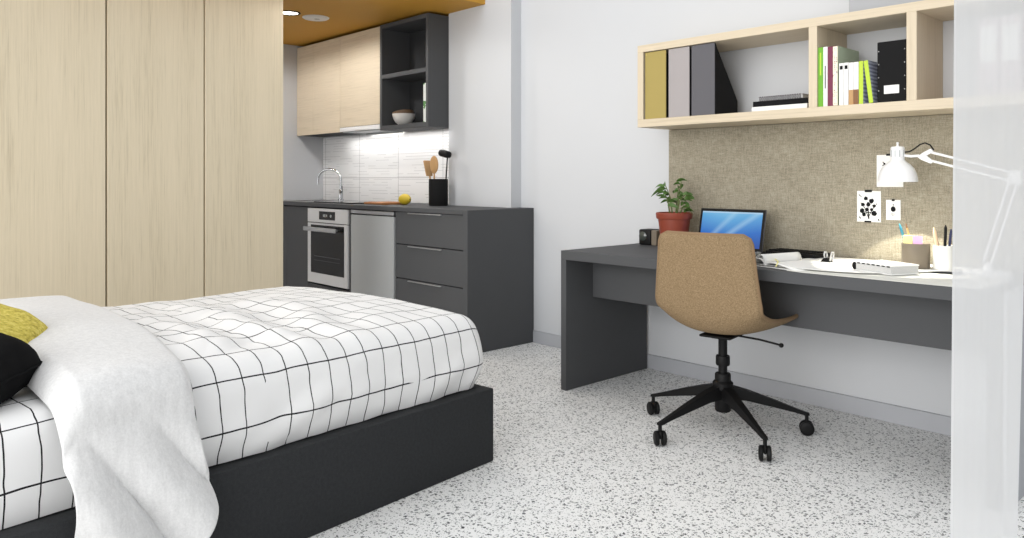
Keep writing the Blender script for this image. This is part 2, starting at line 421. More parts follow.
dr = part(ov, 'door', B().box(x0, -5.655, YF-.012, YF+.01, .262, .745, .002).box(-5.135, x1, YF-.012, YF+.01, .262, .745, .002).box(-5.655, -5.135, YF-.012, YF+.01, .262, .345, .002).box(-5.655, -5.135, YF-.012, YF+.01, .730, .745, .002), 'ovensteel')
part(dr, 'glass', B().box(-5.656, -5.134, YF-.013, YF+.005, .344, .731, .001), 'ovenglass')
part(dr, 'rack', B().box(-5.60, -5.19, YF-.0142, YF-.0128, .478, .482, 0).box(-5.60, -5.19, YF-.0142, YF-.0128, .446, .448, 0), 'midgrey')
part(dr, 'handle', B().box(-5.70, -5.19, YF-.062, YF-.046, .682, .716, .006, seg=2).box(-5.66, -5.64, YF-.05, YF-.012, .69, .708, .002).box(-5.25, -5.23, YF-.05, YF-.012, .69, .708, .002), 'steel')
dw = thing('dishwasher', 'silver-fronted slim appliance between the oven and the drawers', 'dishwasher', (-4.76, YF, 0))
part(dw, 'body', B().box(-5.045, -4.485, YF+.022, 3.49, .09, .86, 0), 'darkin')
part(dw, 'door', B().box(-5.05, -4.479, YF-.004, YF+.02, .09, .832, .002), 'silverlam')
part(dw, 'handle_rail', B().box(-5.05, -4.479, YF-.006, YF+.02, .842, .868, .002), 'steel')
part(dw, 'plinth', B().box(-5.05, -4.479, YF+.05, YF+.066, 0, .088, 0), 'darkin')
t = cab('drawer_cabinet', 'graphite cabinet with three wide drawers at the end of the kitchen run', -4.462, -3.702)
for z0, z1 in ((.095, .408), (.414, .645), (.651, .872)):
    d = part(t, 'drawer', B().box(-4.460, -3.704, YF, YF+.02, z0, z1), 'dark')
    part(d, 'handle', B().box(-4.30, -3.93, YF-.012, YF+.004, z1-.011, z1-.004, .001), 'steel')
part(t, 'end_panel', B().box(-3.70, -3.655, YF-.012, YW-.003, 0, .905, .0015), 'dark')
wt = B().prism([(XL+.002, YF-.012), (-3.7005, YF-.012), (-3.7005, YW-.002), (-3.780, YW-.002), (-3.780, 3.504), (-4.466, 3.504), (-4.466, YW-.002), (XL+.002, YW-.002)], ZK+.003, .905, 2, .0015)
single('worktop', wt, 'dark', 'long graphite kitchen worktop running along the back wall', 'worktop', (-5, 3.3, .875))
single('backsplash', B().box(XL+.002, -4.468, 3.588, YW-.001, .906, 1.488, .001), 'tile', 'white line-patterned tile splashback above the worktop', 'backsplash', (-5.4, 3.594, .906))

# sink, tap, hob
sk = thing('sink', 'inset stainless steel sink left of the black hob', 'sink', (-6.14, 3.32, .905))
ZKT = .905
part(sk, 'rim', B().box(-6.40, -5.90, 3.10, 3.13, ZKT, ZKT+.006, .002).box(-6.40, -5.90, 3.47, 3.50, ZKT, ZKT+.006, .002).box(-6.40, -6.37, 3.13, 3.47, ZKT, ZKT+.006, .002).box(-5.93, -5.90, 3.13, 3.47, ZKT, ZKT+.006, .002), 'steel')
part(sk, 'basin', B().box(-6.37, -5.93, 3.13, 3.47, ZKT+.0005, ZKT+.002, 0), 'midgrey')
part(sk, 'drain', B().lathe([(0, 0), (.03, 0), (.03, .002), (.02, .003), (0, .003)], (-6.15, 3.3, ZKT+.002), 20), 'chrome')
fc = thing('faucet', 'tall chrome gooseneck kitchen tap beside the sink', 'tap', (-5.985, 3.485, .911))
part(fc, 'base', B().lathe([(0, 0), (.026, 0), (.026, .01), (.019, .014), (.019, .09), (.012, .1), (0, .1)], (-5.985, 3.485, .911), 20), 'chrome')
pts = [(-5.985, 3.485, 1.0), (-5.985, 3.485, 1.08)]
for k in range(0, 13):
    a = math.pi*k/12; pts.append((-5.985-.095*(1-math.cos(a)), 3.485-.06*(1-math.cos(a)), 1.10+.088*math.sin(a)))
pts.append((pts[-1][0], pts[-1][1], 1.05))
part(fc, 'spout', B().tube(pts, .0105, 12), 'chrome')
part(fc, 'lever', B().tube([(-5.97, 3.48, .985), (-5.93, 3.465, .995), (-5.91, 3.455, 1.02), (-5.905, 3.45, 1.04)], [.012, .009, .007, .006], 10), 'chrome')
single('hob', B().box(-5.80, -5.19, 3.12, 3.50, ZKT, ZKT+.009, .003), 'ovenglass', 'black glass hob set in the worktop above the oven', 'hob', (-5.5, 3.3, ZKT))

cb = thing('chopping_board', 'reddish wooden chopping board lying beside the lemon', 'chopping board', (-4.93, 3.3, ZKT))
part(cb, 'board', B().box(-5.10, -4.83, 3.17, 3.40, ZKT, ZKT+.018, .005, seg=2), 'boardwood')
part(cb, 'handle', B().box(-5.185, -5.098, 3.26, 3.31, ZKT+.001, ZKT+.017, .006, seg=2), 'boardwood')
le = thing('lemon', 'yellow lemon on the worktop at the end of the chopping board', 'lemon', (-4.735, 3.3, ZKT))
b = B().ball((-4.735, 3.3, ZKT+.042), .056, .043, .042)
for v in b.bm.verts:
    d = (v.co.x+4.735)/.056
    if abs(d) > .8: v.co.x += math.copysign((abs(d)-.8)*.06, d)
part(le, 'fruit', b, 'lemon')
part(le, 'stalk', B().tube([(-4.669, 3.3, ZKT+.042), (-4.660, 3.3, ZKT+.043)], [.005, .003], 8), 'stem')
up = thing('utensil_holder', 'black cylindrical utensil pot at the right end of the splashback', 'utensil holder', (-4.425, 3.38, ZKT))
part(up, 'pot', B().lathe([(0, .0), (.066, .0), (.070, .008), (.070, .19), (.067, .196), (.062, .196), (.062, .02), (0, .02)], (-4.425, 3.38, ZKT), 32), 'matblack')
def utensil(name, label, cat, x, y, lean, kind):
    base = Vector((x, y, ZKT+.024)); top = base + Vector(lean); d = (top-base).normalized()
    t = thing(name, label, cat, tuple(base))
    rot = d.to_track_quat('Z', 'Y').to_matrix().to_4x4()
    if kind == 'spoon':
        part(t, 'handle', B().tube([base, base+d*.24], [.007, .006], 8), 'wood')
        part(t, 'spoon_head', B().ball(base+d*.275, .048, .014, .066, mtx=rot.to_3x3()), 'wood')
    elif kind == 'spatula':
        part(t, 'handle', B().tube([base, base+d*.25], [.007, .007], 8), 'wood')
        part(t, 'blade', B().box(-.032, .032, -.007, .007, .20, .32, .006, Matrix.Translation(base) @ rot, 2), 'wood')
    else:
        part(t, 'handle', B().tube([base, base+d*.33], [.005, .005], 8), 'black')
        q = base+d*.35
        part(t, 'head', B().box(-.085, .022, -.03, .03, -.026, .024, .020, Matrix.Translation(q) @ Matrix.Rotation(R(12), 4, 'Y'), 3), 'black')
utensil('wooden_spatula', 'slim wooden spatula leaning left out of the black pot', 'spatula', -4.455, 3.37, (-.085, -.01, .30), 'spatula')
utensil('wooden_spoon', 'wide round wooden spoon standing in the middle of the black pot', 'spoon', -4.425, 3.345, (.0, -.005, .30), 'spoon')
utensil('kitchen_turner', 'black-headed turner standing tallest in the black pot', 'turner', -4.385, 3.405, (.022, .01, .34), 'turner')

# ------------------------------------------------------------------ wall cabinets
YU = 3.32
def wallcab(name, label, x0, x1, z0, doors):
    t = thing(name, label, 'wall cabinet', (x0, YU, z0))
    part(t, 'carcass', B().box(x0+.002, x1-.002, YU+.02, YW-.002, z0, 2.312, .001), 'darkin')
    for a, c_ in doors: part(t, 'door', B().box(a+.0015, c_-.0015, YU, YU+.019, z0, 2.305, .0015), 'oak_h')
wallcab('wall_cabinet', 'two-door oak wall cabinet next to the left wall', XL+.003, -5.715, 1.497, ((XL+.003, -6.17), (-6.17, -5.715)))
wallcab('wall_cabinet', 'single-door oak wall cabinet over the white range hood', -5.714, -5.105, 1.536, ((-5.714, -5.105),))
rh = thing('range_hood', 'slim white pull-out range hood under the oak wall cabinet', 'range hood', (-5.41, YU, 1.49))
part(rh, 'visor', B().box(-5.712, -5.107, YU-.004, YU+.02, 1.498, 1.533, .002), 'white')
part(rh, 'body', B().box(-5.70, -5.12, YU+.02, YW-.02, 1.492, 1.534, .001), 'silverlam')
os_ = thing('open_wall_unit', 'open graphite wall unit with one shelf, right of the oak wall cabinets', 'shelf unit', (-4.79, YU, 1.485))
x0, x1, z0, z1 = -5.103, -4.47, 1.483, 2.312
part(os_, 'side_panel', B().box(x0, x0+.028, YU, YW-.003, z0, z1), 'dark')
part(os_, 'side_panel', B().box(x1-.028, x1, YU, YW-.003, z0, z1), 'dark')
part(os_, 'top_panel', B().box(x0+.028, x1-.028, YU, YW-.003, z1-.032, z1), 'dark')
part(os_, 'bottom_panel', B().box(x0+.028, x1-.028, YU, YW-.003, z0, z0+.035), 'dark')
part(os_, 'shelf', B().box(x0+.028, x1-.028, YU, YW-.015, 1.885, 1.918), 'dark')
part(os_, 'back_panel', B().box(x0+.028, x1-.028, YW-.014, YW-.003, z0+.035, z1-.032, 0), 'darkin')
zs = z0+.035
def bowl(b, c, r, h, tilt=None):
    prof = [(0, .004), (r*.35, 0), (r*.4, .004), (r*.72, h*.28), (r*.93, h*.65), (r, h), (r*.95, h), (r*.86, h*.62), (r*.6, h*.25), (0, .012)]
    m = Matrix.Translation(c) @ (tilt or Matrix())
    return b.lathe(prof, (0, 0, 0), 32, m)
single('bowl', bowl(B(), (-4.95, 3.44, zs), .090, .092), 'offwhite', 'white ceramic bowl in the lower niche of the open wall unit', 'bowl', (-4.95, 3.44, zs))
t = thing('bowl', 'brown-sided bowl tilted inside the white bowl in the wall unit', 'bowl', (-4.925, 3.44, zs+.05))
part(t, 'shell', bowl(B(), (-4.945, 3.44, zs+.034), .083, .075, Matrix.Rotation(R(-11), 4, 'Y')), 'bowlwood')
bk = thing('cookbook', 'slim pale book with a green spine at the right of the lower niche', 'book', (-4.515, 3.40, zs))
part(bk, 'cover', B().box(-4.540, -4.500, 3.328, 3.55, zs, zs+.285, .001), 'greenwhite')
part(bk, 'pages', B().box(-4.537, -4.503, 3.333, 3.552, zs+.003, zs+.287, 0), 'pages')
ul = thing('under_cabinet_light', 'slim light strip under the range hood lighting the splashback', 'light', (-5.4, 3.555, 1.478))
part(ul, 'housing', B().box(-5.65, -5.15, 3.535, 3.575, 1.478, 1.4918, .001), 'silverlam')
part(ul, 'diffuser', B().box(-5.64, -5.16, 3.565, 3.5765, 1.480, 1.490, 0), 'emit')

# soffit fittings
dl = thing('downlight', 'lit round recessed downlight in the mustard soffit beside the wardrobe', 'downlight', (-5.235, 2.62, ZC))
part(dl, 'trim_ring', B().lathe([(.062, 0), (.080, 0), (.080, -.004), (.072, -.008), (.062, -.004)], (-5.235, 2.62, ZC), 32), 'black')
part(dl, 'lamp', B().lathe([(0, -.002), (.062, -.002), (.062, -.004), (0, -.004)], (-5.235, 2.62, ZC), 32), 'emit')
sd = thing('smoke_detector', 'flat white smoke detector on the mustard soffit', 'smoke detector', (-5.255, 2.845, ZC))
part(sd, 'body', B().lathe([(0, -.016), (.06, -.016), (.088, -.012), (.1, -.004), (.1, 0), (0, 0)], (-5.255, 2.845, ZC), 32), 'offwhite')
part(sd, 'sensor', B().lathe([(0, -.018), (.02, -.018), (.022, -.0145), (0, -.0145)], (-5.235, 2.845, ZC), 20), 'silverlam')

# ------------------------------------------------------------------ bed
BO = (-2.22, 1.967, 0)
bed = thing('bed', 'low double bed with a charcoal upholstered base', 'bed', BO, RZ)
BM = WM[bed]; BW, BL, BH = 1.45, 2.15, .285
for x in (0, BW-.06): part(bed, 'side_rail', B().box(x, x+.06, 0, BL, 0, BH, .006, BM, 2), 'charcoal')
part(bed, 'foot_rail', B().box(.06, BW-.06, 0, .06, 0, BH, .006, BM, 2), 'charcoal')
part(bed, 'head_rail', B().box(.06, BW-.06, BL-.06, BL, 0, BH, .006, BM, 2), 'charcoal')
part(bed, 'platform', B().box(.061, BW-.061, .061, BL-.061, .2, BH-.002, 0, BM), 'charcoal')

def rounded(p, x0, x1, y0, y1, zt, r):
    q = Vector((min(max(p.x, x0+r), x1-r), min(max(p.y, y0+r), y1-r), min(p.z, zt-r)))
    d = p-q
    return q + d.normalized()*r if d.length > 1e-6 else p
def cloth_box(x0, x1, y0, y1, zb, zt, r, disp, nx=90, ny=90, nz=18, head=False, cell=None):
    """soft box of cloth: top, both long sides and foot (and head), UV in metres of unrolled cloth"""
    b = B(); b.uv = b.bm.loops.layers.uv.verify(); h = zt-zb
    vd = {}
    def vert(p):
        k = (round(p.x, 5), round(p.y, 5), round(p.z, 5))
        if k not in vd:
            q = rounded(p, x0, x1, y0, y1, zt, r); vd[k] = b.bm.verts.new(disp(q, p))
        return vd[k]
    def face(fn, uvf, nu, nv):
        for i in range(nu):
            for j in range(nv):
                cs = [(i, j), (i+1, j), (i+1, j+1), (i, j+1)]
                f = b.bm.faces.new([vert(fn(a/nu, c_/nv)) for a, c_ in cs])
                for lp, (a, c_) in zip(f.loops, cs): lp[b.uv].uv = uvf(a/nu, c_/nv)
    W, L = x1-x0, y1-y0
    face(lambda u, v: Vector((x0+W*u, y0+L*v, zt)), lambda u, v: (W*u, L*v), nx, ny)
    face(lambda u, v: Vector((x0, y0+L*v, zb+h*u)), lambda u, v: (-h*(1-u), L*v), nz, ny)
    face(lambda u, v: Vector((x1, y0+L*v, zt-h*u)), lambda u, v: (W+h*u, L*v), nz, ny)
    face(lambda u, v: Vector((x0+W*u, y0, zb+h*v)), lambda u, v: (W*u, -h*(1-v)), nx, nz)
    if head: face(lambda u, v: Vector((x0+W*u, y1, zt-h*v)), lambda u, v: (W*u, L+h*v), nx, nz)
    bmesh.ops.recalc_face_normals(b.bm, faces=b.bm.faces)
    bmesh.ops.transform(b.bm, matrix=BM, verts=b.bm.verts)
    return b

def N(x, y, z=0): return noise.noise(Vector((x, y, z)))
def mat_disp(q, p):
    t = max(0, min(1, (p.z-.29)/.24)); out = .012*math.sin(math.pi*t)
    if p.x < .2: q.x -= out
    q.z += .004*N(q.x*5, q.y*5)
    return q
mt = single('mattress', cloth_box(.060, 1.39, .07, 2.09, .287, .535, .06, mat_disp, 40, 60, 10, True), 'grid_sheet', 'mattress in a grid-checked white fitted sheet on the charcoal base', 'mattress', BO)

def ridge(a): return 1-abs(math.sin(a))
def duvet_h(x, y):
    """extra height of the duvet over its flat top, bed coordinates"""
    e = min(1, max(0, min(x-.03, 1.42-x, y-.0)/.22))
    hgt = .028*math.sin(math.pi*min(1, max(0, x/1.45)))
    hgt += .018*N(x*2.2+3, y*2.6, 1.3)*e + .010*N(x*6, y*5.5, 4)*e
    # pulled creases running from the throw across the top
    k = max(0, min(1, (y-.35)/.7))
    hgt += (.030*max(0, N(x*3.2+y*4.6, (y-x)*1.1, 7))**1 + .018*abs(N(x*7+y*6, (y-x)*1.5, 2)))*k*e
    hgt += .020*max(0, (y-.6)/.5)*e
    wv = max(0, 1-abs(y-.72)/.42)*max(0, min(1, (1.25-x)/.5))
    hgt += .016*wv*e*math.sin(2*math.pi*(y*4.1+.35*x+.5*N(x*2, y*2, 9)))
    return hgt
def duvet_disp(q, p):
    top = max(0, min(1, (q.z-.40)/.12))
    side = 1-top
    q = q.copy()
    q.z += top*duvet_h(q.x, q.y)
    t = max(0, min(1, (p.z-.292)/.24))
    out = .020*math.sin(math.pi*min(1, t*1.05))
    lower = max(0, 1-t)
    if p.x < .1:
        q.x -= side*(out + .013*N(q.y*7, t*2.2, 3)*math.sin(math.pi*min(1, t+.15)) + .012*max(0, N(q.y*4.5+t*2, 5, 1)))
        if t < .02: q.z += .007*N(q.y*9, 2)
        q.x += .012*lower*lower
    if p.x > 1.35: q.x += side*out
    if p.y < .1:
        q.y -= side*(out*.8+.012*N(q.x*6, t*2, 8)); q.y += .012*lower*lower
    return q
dv = single('duvet', cloth_box(.040, 1.405, -.004, 1.36, .290, .560, .085, duvet_disp, 150, 140, 22), 'grid', 'puffy white duvet with a black hand-drawn grid spread over the foot of the bed', 'duvet', BO)

# throw blanket
def path(s):
    """bed cross-section followed by the throw, s in metres from the far hem; returns x, z"""
    r = .10; zt = .585; xn, xf = -.018, 1.43
    a = .22                       # far drop
    if s < a: return xf, zt-r-(a-s)
    s -= a; q = math.pi/2*r
    if s < q: g = s/r; return xf-r+r*math.cos(g), zt-r+r*math.sin(g)
    s -= q; f = (xf-xn)-2*r
    if s < f: return xf-r-s, zt
    s -= f
    if s < q: g = s/r; return xn+r-r*math.sin(g), zt-r+r*math.cos(g)
    s -= q
    return xn, zt-r-s
S_TOP = .22+math.pi*.10+(1.43+.018)-.2
def throw_fn(u, v):
    # v across the width (0 right hem, 1 left hem), u along the length
    yr0 = 1.16
    drop = .255 + .26*min(1, v*1.9)**.8          # hem slants, lowest towards the head
    smax = S_TOP + drop
    s = smax*u; x, z = path(s)
    hang = max(0, (s-S_TOP)/.45)
    xx = max(0, min(1, x/1.4))
    yr = 1.215 - .175*xx**.9 - .03*math.sin(math.pi*xx) - .03*min(1, hang*1.2)+.035*min(1, hang)*math.exp(-((hang-.45)/.2)**2)*-1
    yl = 1.535 - .07*xx - .02*min(1, hang*2)
    y = yr + (yl-yr)*v
    # height follows what lies underneath, with a thick soft fold
    on = max(0, min(1, (z-.36)/.12)); on = on*on*(3-2*on)
    if on > 0:
        puff = .022*math.sin(math.pi*min(1, max(0, v)))**.5
        z += on*(puff + .028*math.sin(math.pi*xx) + .012*N(x*3, y*4, 2)+.03*xx) - .03*max(0, (v-.85)/.15)*on
    if hang > 0:
        w = min(1, hang*1.6)
        ph = (-1.54*y+z)/.275 + .62 + .22*N(y*3.5, z*3.5, 6)
        q = abs(math.sin(math.pi*ph))
        fold = .060*(q**.75)*min(1, max(0, hang-.02)*2.4)
        x -= w*.012 + fold + .003*N(y*14, z*8, 1)
        x -= .03*math.exp(-((v-.02)/.16)**2)*max(0, hang-.25)
    edge = min(v, 1-v)
    if edge < .08 and on > 0: z -= .022*(1-edge/.08)**2*on
    return BM @ Vector((x, y, z))
b = B().sheet(throw_fn, 170, 60)
tb = single('throw_blanket', b, 'fleece', 'soft white fleece throw draped across the bed and down its side', 'blanket', BO, thick=.014, off=0, sub=1)

def cushion(name, label, c, sx, sy, sz, rot, mat, crease):
    b = B(); n = 26
    def pt(u, v, sgn):
        x, y = 2*u-1, 2*v-1
        e = max(0, (1-abs(x)**3)*(1-abs(y)**3))**.40
        rr_ = 1-.10*(x*x*y*y)
        k = 1-.07*(1-abs(x))*(abs(y)**4) - .0
        k2 = 1-.07*(1-abs(y))*(abs(x)**4)
        z = sgn*e*(1+.10*N(x*2.2, y*2.2, crease)) + .05*N(x*3, y*3, crease+5)
        return Vector((x*k2*rr_*sx/2, y*k*rr_*sy/2, z*sz/2))
    m = Matrix.Translation(c) @ rot
    b.sheet(lambda u, v: m @ pt(u, v, 1), n, n); b.sheet(lambda u, v: m @ pt(1-u, v, -1), n, n)
    bmesh.ops.remove_doubles(b.bm, verts=b.bm.verts, dist=.0015); bmesh.ops.recalc_face_normals(b.bm, faces=b.bm.faces)
    t = thing(name, label, 'cushion', c)
    part(t, 'cover', b, mat, angle=180)
    edge = [pt(u, 0, 1) for u in [i/n for i in range(n)]] + [pt(1, v, 1) for v in [i/n for i in range(n)]] + [pt(1-u, 1, 1) for u in [i/n for i in range(n)]] + [pt(0, 1-v, 1) for v in [i/n for i in range(n+1)]]
    part(t, 'piping', B().tube([m @ p for p in edge], .0035, 6), mat)
    return t
# axes of view-parallel placement: cushions lie with one long edge towards the pillow end
va = math.atan2(.7325, .6808)
cushion('cushion', 'mustard yellow knitted cushion lying behind the black cushion', (-2.665, .320, .652), .44, .32, .19, Matrix.Rotation(va+R(4), 4, 'Z') @ Matrix.Rotation(R(20), 4, 'Y') @ Matrix.Rotation(R(5), 4, 'X'), 'knit', 1)
cushion('cushion', 'black cotton cushion lying on the grid sheet at the near edge of the bed', (-2.362, .222, .627), .44, .30, .20, Matrix.Rotation(va-R(2), 4, 'Z') @ Matrix.Rotation(R(6), 4, 'Y') @ Matrix.Rotation(R(4), 4, 'X'), 'blackcloth', 3)

# ------------------------------------------------------------------ desk
ZD = .727; YD = 2.89
dk = thing('desk', 'long graphite wall desk with slab sides under the wall shelf', 'desk', (-1.75, 3.25, 0))
part(dk, 'desktop', B().box(-2.735, -.733, YD, YW-.003, ZD-.047, ZD, .0015), 'dark')
part(dk, 'side_panel', B().box(-2.735, -2.698, YD, 3.578, 0, ZD-.047, .0015), 'dark')
part(dk, 'side_panel', B().box(-.779, -.733, YD, 3.578, 0, ZD-.047, .0015), 'dark')
part(dk, 'pale_end_sheet', B().box(-.7325, -.722, YD+.001, 3.578, 0, ZD-.001, .001), 'wallgrey')  # added sheet, paler than the laminate, lightens the desk's outer face
part(dk, 'apron', B().box(-2.698, -.779, 3.10, 3.125, .466, ZD-.047, .0015), 'dark')

# noticeboard
single('notice_board', B().box(-2.545, -.62, 3.575, YW-.002, ZD+.001, 1.376, .001), 'board', 'wide taupe woven pinboard between desk and wall shelf', 'noticeboard', (-1.58, 3.59, ZD))

# wall shelf
SY = 3.29; S0, S1 = 1.378, 1.818
ws = thing('wall_shelf', 'long pale oak box shelf on the wall above the desk', 'shelf', (-1.6, 3.4, S0))
part(ws, 'top_board', B().box(-2.545, -.66, SY, YW-.002, S1-.038, S1, .001), 'oak_s')
part(ws, 'bottom_board', B().box(-2.545, -.66, SY, YW-.002, S0, S0+.042, .001), 'oak_s')
for a, c_, nm in ((-2.545, -2.507, 'side_panel'), (-1.589, -1.550, 'divider'), (-1.176, -1.137, 'divider'), (-.70, -.66, 'side_panel')):
    part(ws, nm, B().box(a, c_, SY, YW-.002, S0+.042, S1-.038, .001), 'oak_d')
ZS = S0+.042

# magazine files
for k, (a, c_, mat, lab) in enumerate(((-2.500, -2.364, 'olive', 'olive yellow magazine file at the left end of the wall shelf'),
                                       (-2.349, -2.220, 'lightgrey', 'light warm grey magazine file between the olive and the slate one'),
                                       (-2.209, -2.073, 'midgrey', 'slate grey magazine file with its black slanted side showing'))):
    t = thing('magazine_file', lab, 'magazine file', (a, 3.30, ZS), group='magazine files on the wall shelf')
    poly = [(3.302, ZS), (3.51, ZS), (3.51, 1.50), (3.475, 1.548), (3.302, 1.776)]
    b = B().prism(poly, a, a+.004, 0).prism(poly, c_-.004, c_, 0).box(a+.004, c_-.004, 3.506, 3.51, ZS, 1.50, 0).box(a+.004, c_-.004, 3.304, 3.506, ZS, ZS+.004, 0)
    part(t, 'case', b, 'matblack')
    part(t, 'spine', B().box(a+.001, c_-.001, 3.297, 3.302, ZS, 1.776, .001), mat)

def book(name, label, x0, x1, y0, y1, z0, z1, cover, group, spine=None, side=None, tilt=0, extra=None, pages='pages', cat='book'):
    """upright book, spine towards the room (-Y)"""
    t = thing(name, label, cat, ((x0+x1)/2, y0, z0), group=group)
    piv = Matrix.Translation((x1, y0, z0)) @ Matrix.Rotation(tilt, 4, 'Y') @ Matrix.Translation((-x1, -y0, -z0))
    th = min(.003, (x1-x0)*.15)
    b = B()
    b.box(x0, x0+th, y0+.002, y1, z0, z1, .0006, piv).box(x1-th, x1, y0+.002, y1, z0, z1, .0006, piv)
    part(t, 'cover', b, side or cover)
    part(t, 'spine', B().box(x0, x1, y0, y0+.003, z0, z1, .001, piv), spine or cover)
    part(t, 'pages', B().box(x0+th, x1-th, y0+.003, y1-.006, z0+.003, z1-.004, 0, piv), pages)
    for (nm, xa, xb, za, zb, mt_) in (extra or []):
        part(t, nm, B().box(xa, xb, y0-.0012, y0+.001, za, zb, 0, piv), mt_)
    return t
GB = 'books upright on the wall shelf'; y0 = 3.299
book('book', 'tall bright green book against the shelf divider', -1.5495, -1.527, y0, 3.50, ZS, 1.684, 'green', GB, extra=[('title', -1.541, -1.535, 1.56, 1.66, 'lime')])
book('book', 'tall white book between the green and the maroon one', -1.5265, -1.507, y0, 3.50, ZS, 1.684, 'paper', GB, extra=[('title', -1.519, -1.514, 1.50, 1.60, 'greyink')])
book('book', 'tall maroon book with dotted edge and grey green patterned cover', -1.5065, -1.462, y0, 3.52, ZS, 1.682, 'maroon', GB, side='patterned', extra=[('dotted_edge', -1.482, -1.462, ZS+.002, 1.68, 'dotspine')])
book('book', 'slim white volume with a black label, left of a matching pair', -1.456, -1.4365, y0, 3.49, ZS, 1.604, 'paper', GB, extra=[('label_patch', -1.452, -1.440, 1.576, 1.592, 'ink')])
book('book', 'slim white volume with a black label, right of a matching pair', -1.4350, -1.4155, y0, 3.49, ZS, 1.604, 'paper', GB, extra=[('label_patch', -1.431, -1.419, 1.576, 1.592, 'ink')])
book('book', 'narrow white book with beige foot beside the slim labelled volumes', -1.4135, -1.394, y0, 3.49, ZS, 1.602, 'paper', GB, extra=[('foot_band', -1.4135, -1.394, ZS, 1.484, 'wood')])
book('book', 'white book with brown lower spine next to the upright lime book', -1.393, -1.3725, y0, 3.49, ZS, 1.602, 'paper', GB, extra=[('foot_band', -1.393, -1.3725, ZS, 1.484, 'brown')])
book('book', 'lime green book standing straight', -1.371, -1.353, y0, 3.48, ZS, 1.604, 'lime', GB, side='bluestripe')
book('book', 'lime green book leaning left, blue grey striped cover', -1.329, -1.311, y0, 3.48, ZS+.003, 1.606, 'lime', GB, side='bluestripe', tilt=-R(7.2))
t = thing('storage_box', 'black upright storage box with a white label on the wall shelf', 'box', (-1.238, 3.31, ZS))
part(t, 'case', B().box(-1.296, -1.181, 3.302, 3.56, ZS, 1.674, .002), 'matblack')
part(t, 'label_plate', B().box(-1.268, -1.208, 3.2995, 3.303, 1.455, 1.490, .0005), 'paper')
for x in (-1.290, -1.187):
    for k in range(4):
        part(t, 'rivet', B().ball((x, 3.302, 1.47+.055*k), .0026, seg=8, rings=6), 'steel')

# stacked books
GF = 'books lying flat on the wall shelf'
def flat(label, x0, x1, y0, y1, z0, z1, cover, spine=None, spiral=False):
    t = thing('book', label, 'book', ((x0+x1)/2, y0, z0), group=GF)
    part(t, 'cover', B().box(x0, x1, y0, y1, z0, z0+.003, .0006).box(x0, x1, y0, y1, z1-.003, z1, .0006), cover)
    part(t, 'pages', B().box(x0+.004, x1-.003, y0+.004, y1-.004, z0+.003, z1-.003, 0), 'pages')
    if spine: part(t, 'spine', B().box(x0, x1, y0-.001, y0+.003, z0, z1, .001), spine)
    if spiral:
        b = B()
        for k in range(18):
            x = x0+.012+k*(x1-x0-.024)/17
            b.tube([(x, y0-.004+.006*math.cos(a), (z0+z1)/2+.011*math.sin(a)) for a in [2*math.pi*i/10 for i in range(11)]], .0014, 5)
        part(t, 'spiral', b, 'midgrey')
flat('white book at the bottom of the flat stack on the shelf', -1.888, -1.612, 3.325, 3.53, ZS, ZS+.024, 'paper', 'paper')
flat('black-spined book in the middle of the flat stack on the shelf', -1.884, -1.610, 3.33, 3.53, ZS+.0245, ZS+.050, 'midgrey', 'ink')
flat('spiral-bound notebook on top of the flat stack on the shelf', -1.862, -1.640, 3.34, 3.52, ZS+.0505, ZS+.072, 'lightgrey', None, True)

# binders behind the curtain
for k, (a, lab) in enumerate(((-.924, 'pinkish lever binder with white label, left one behind the sheer curtain'), (-.8505, 'pinkish lever binder with white label, right one behind the sheer curtain'))):
    t = thing('binder', lab, 'binder', (a+.035, 3.31, ZS), group='binders behind the curtain')
    part(t, 'case', B().box(a, a+.0715, 3.312, 3.57, ZS, 1.716, .002), 'pinkgrey')
    part(t, 'label_card', B().box(a+.008, a+.0635, 3.309, 3.313, 1.545, 1.682, .0005), 'paper')
    part(t, 'finger_ring', B().lathe([(.008, 0), (.013, 0), (.013, .002), (.008, .002)], n=20, mtx=Matrix.Translation((a+.036, 3.312, 1.455)) @ Matrix.Rotation(R(90), 4, 'X')), 'lightgrey')

# pinned cards
def card(label, x0, x1, z0, z1, draw, clips):
    t = thing('pinned_card', label, 'card', ((x0+x1)/2, 3.573, z0), group='cards pinned to the noticeboard')
    part(t, 'paper', B().box(x0, x1, 3.5715, 3.5735, z0, z1, 0), 'paper')
    b = B()
    for p in draw: b.prism([(x0+(x1-x0)*a, z0+(z1-z0)*c_) for a, c_ in p], 3.5705, 3.5712, 1)
    part(t, 'ink_drawing', b, 'ink')
    for (a, c_, w, h) in clips:
        x = x0+(x1-x0)*a; z = z0+(z1-z0)*c_
        part(t, 'tape', B().box(x-w/2, x+w/2, 3.5695, 3.5725, z-h/2, z+h/2, .0005), 'black')
rng = random.Random(3)
def blob(cx, cy, r, n=9, j=.4): return [(cx+r*(1+j*(rng.random()-.5))*math.cos(2*math.pi*k/n), cy+r*.8*(1+j*(rng.random()-.5))*math.sin(2*math.pi*k/n)) for k in range(n)]
def stroke(x0, y0, x1, y1, w=.02):
    dx, dy = x1-x0, y1-y0; L = math.hypot(dx, dy); nx, ny = -dy/L*w/2, dx/L*w/2
    return [(x0+nx, y0+ny), (x1+nx*.4, y1+ny*.4), (x1-nx*.4, y1-ny*.4), (x0-nx, y0-ny)]
bouquet = [blob(.38, .76, .085), blob(.62, .68, .10, 11), blob(.25, .56, .075), blob(.72, .52, .07), blob(.48, .56, .09)]
bouquet += [stroke(.5, .10, .46, .56, .06), stroke(.48, .15, .30, .5, .03), stroke(.5, .18, .7, .48, .03), stroke(.46, .3, .2, .36, .03), stroke(.5, .3, .82, .36, .03)]
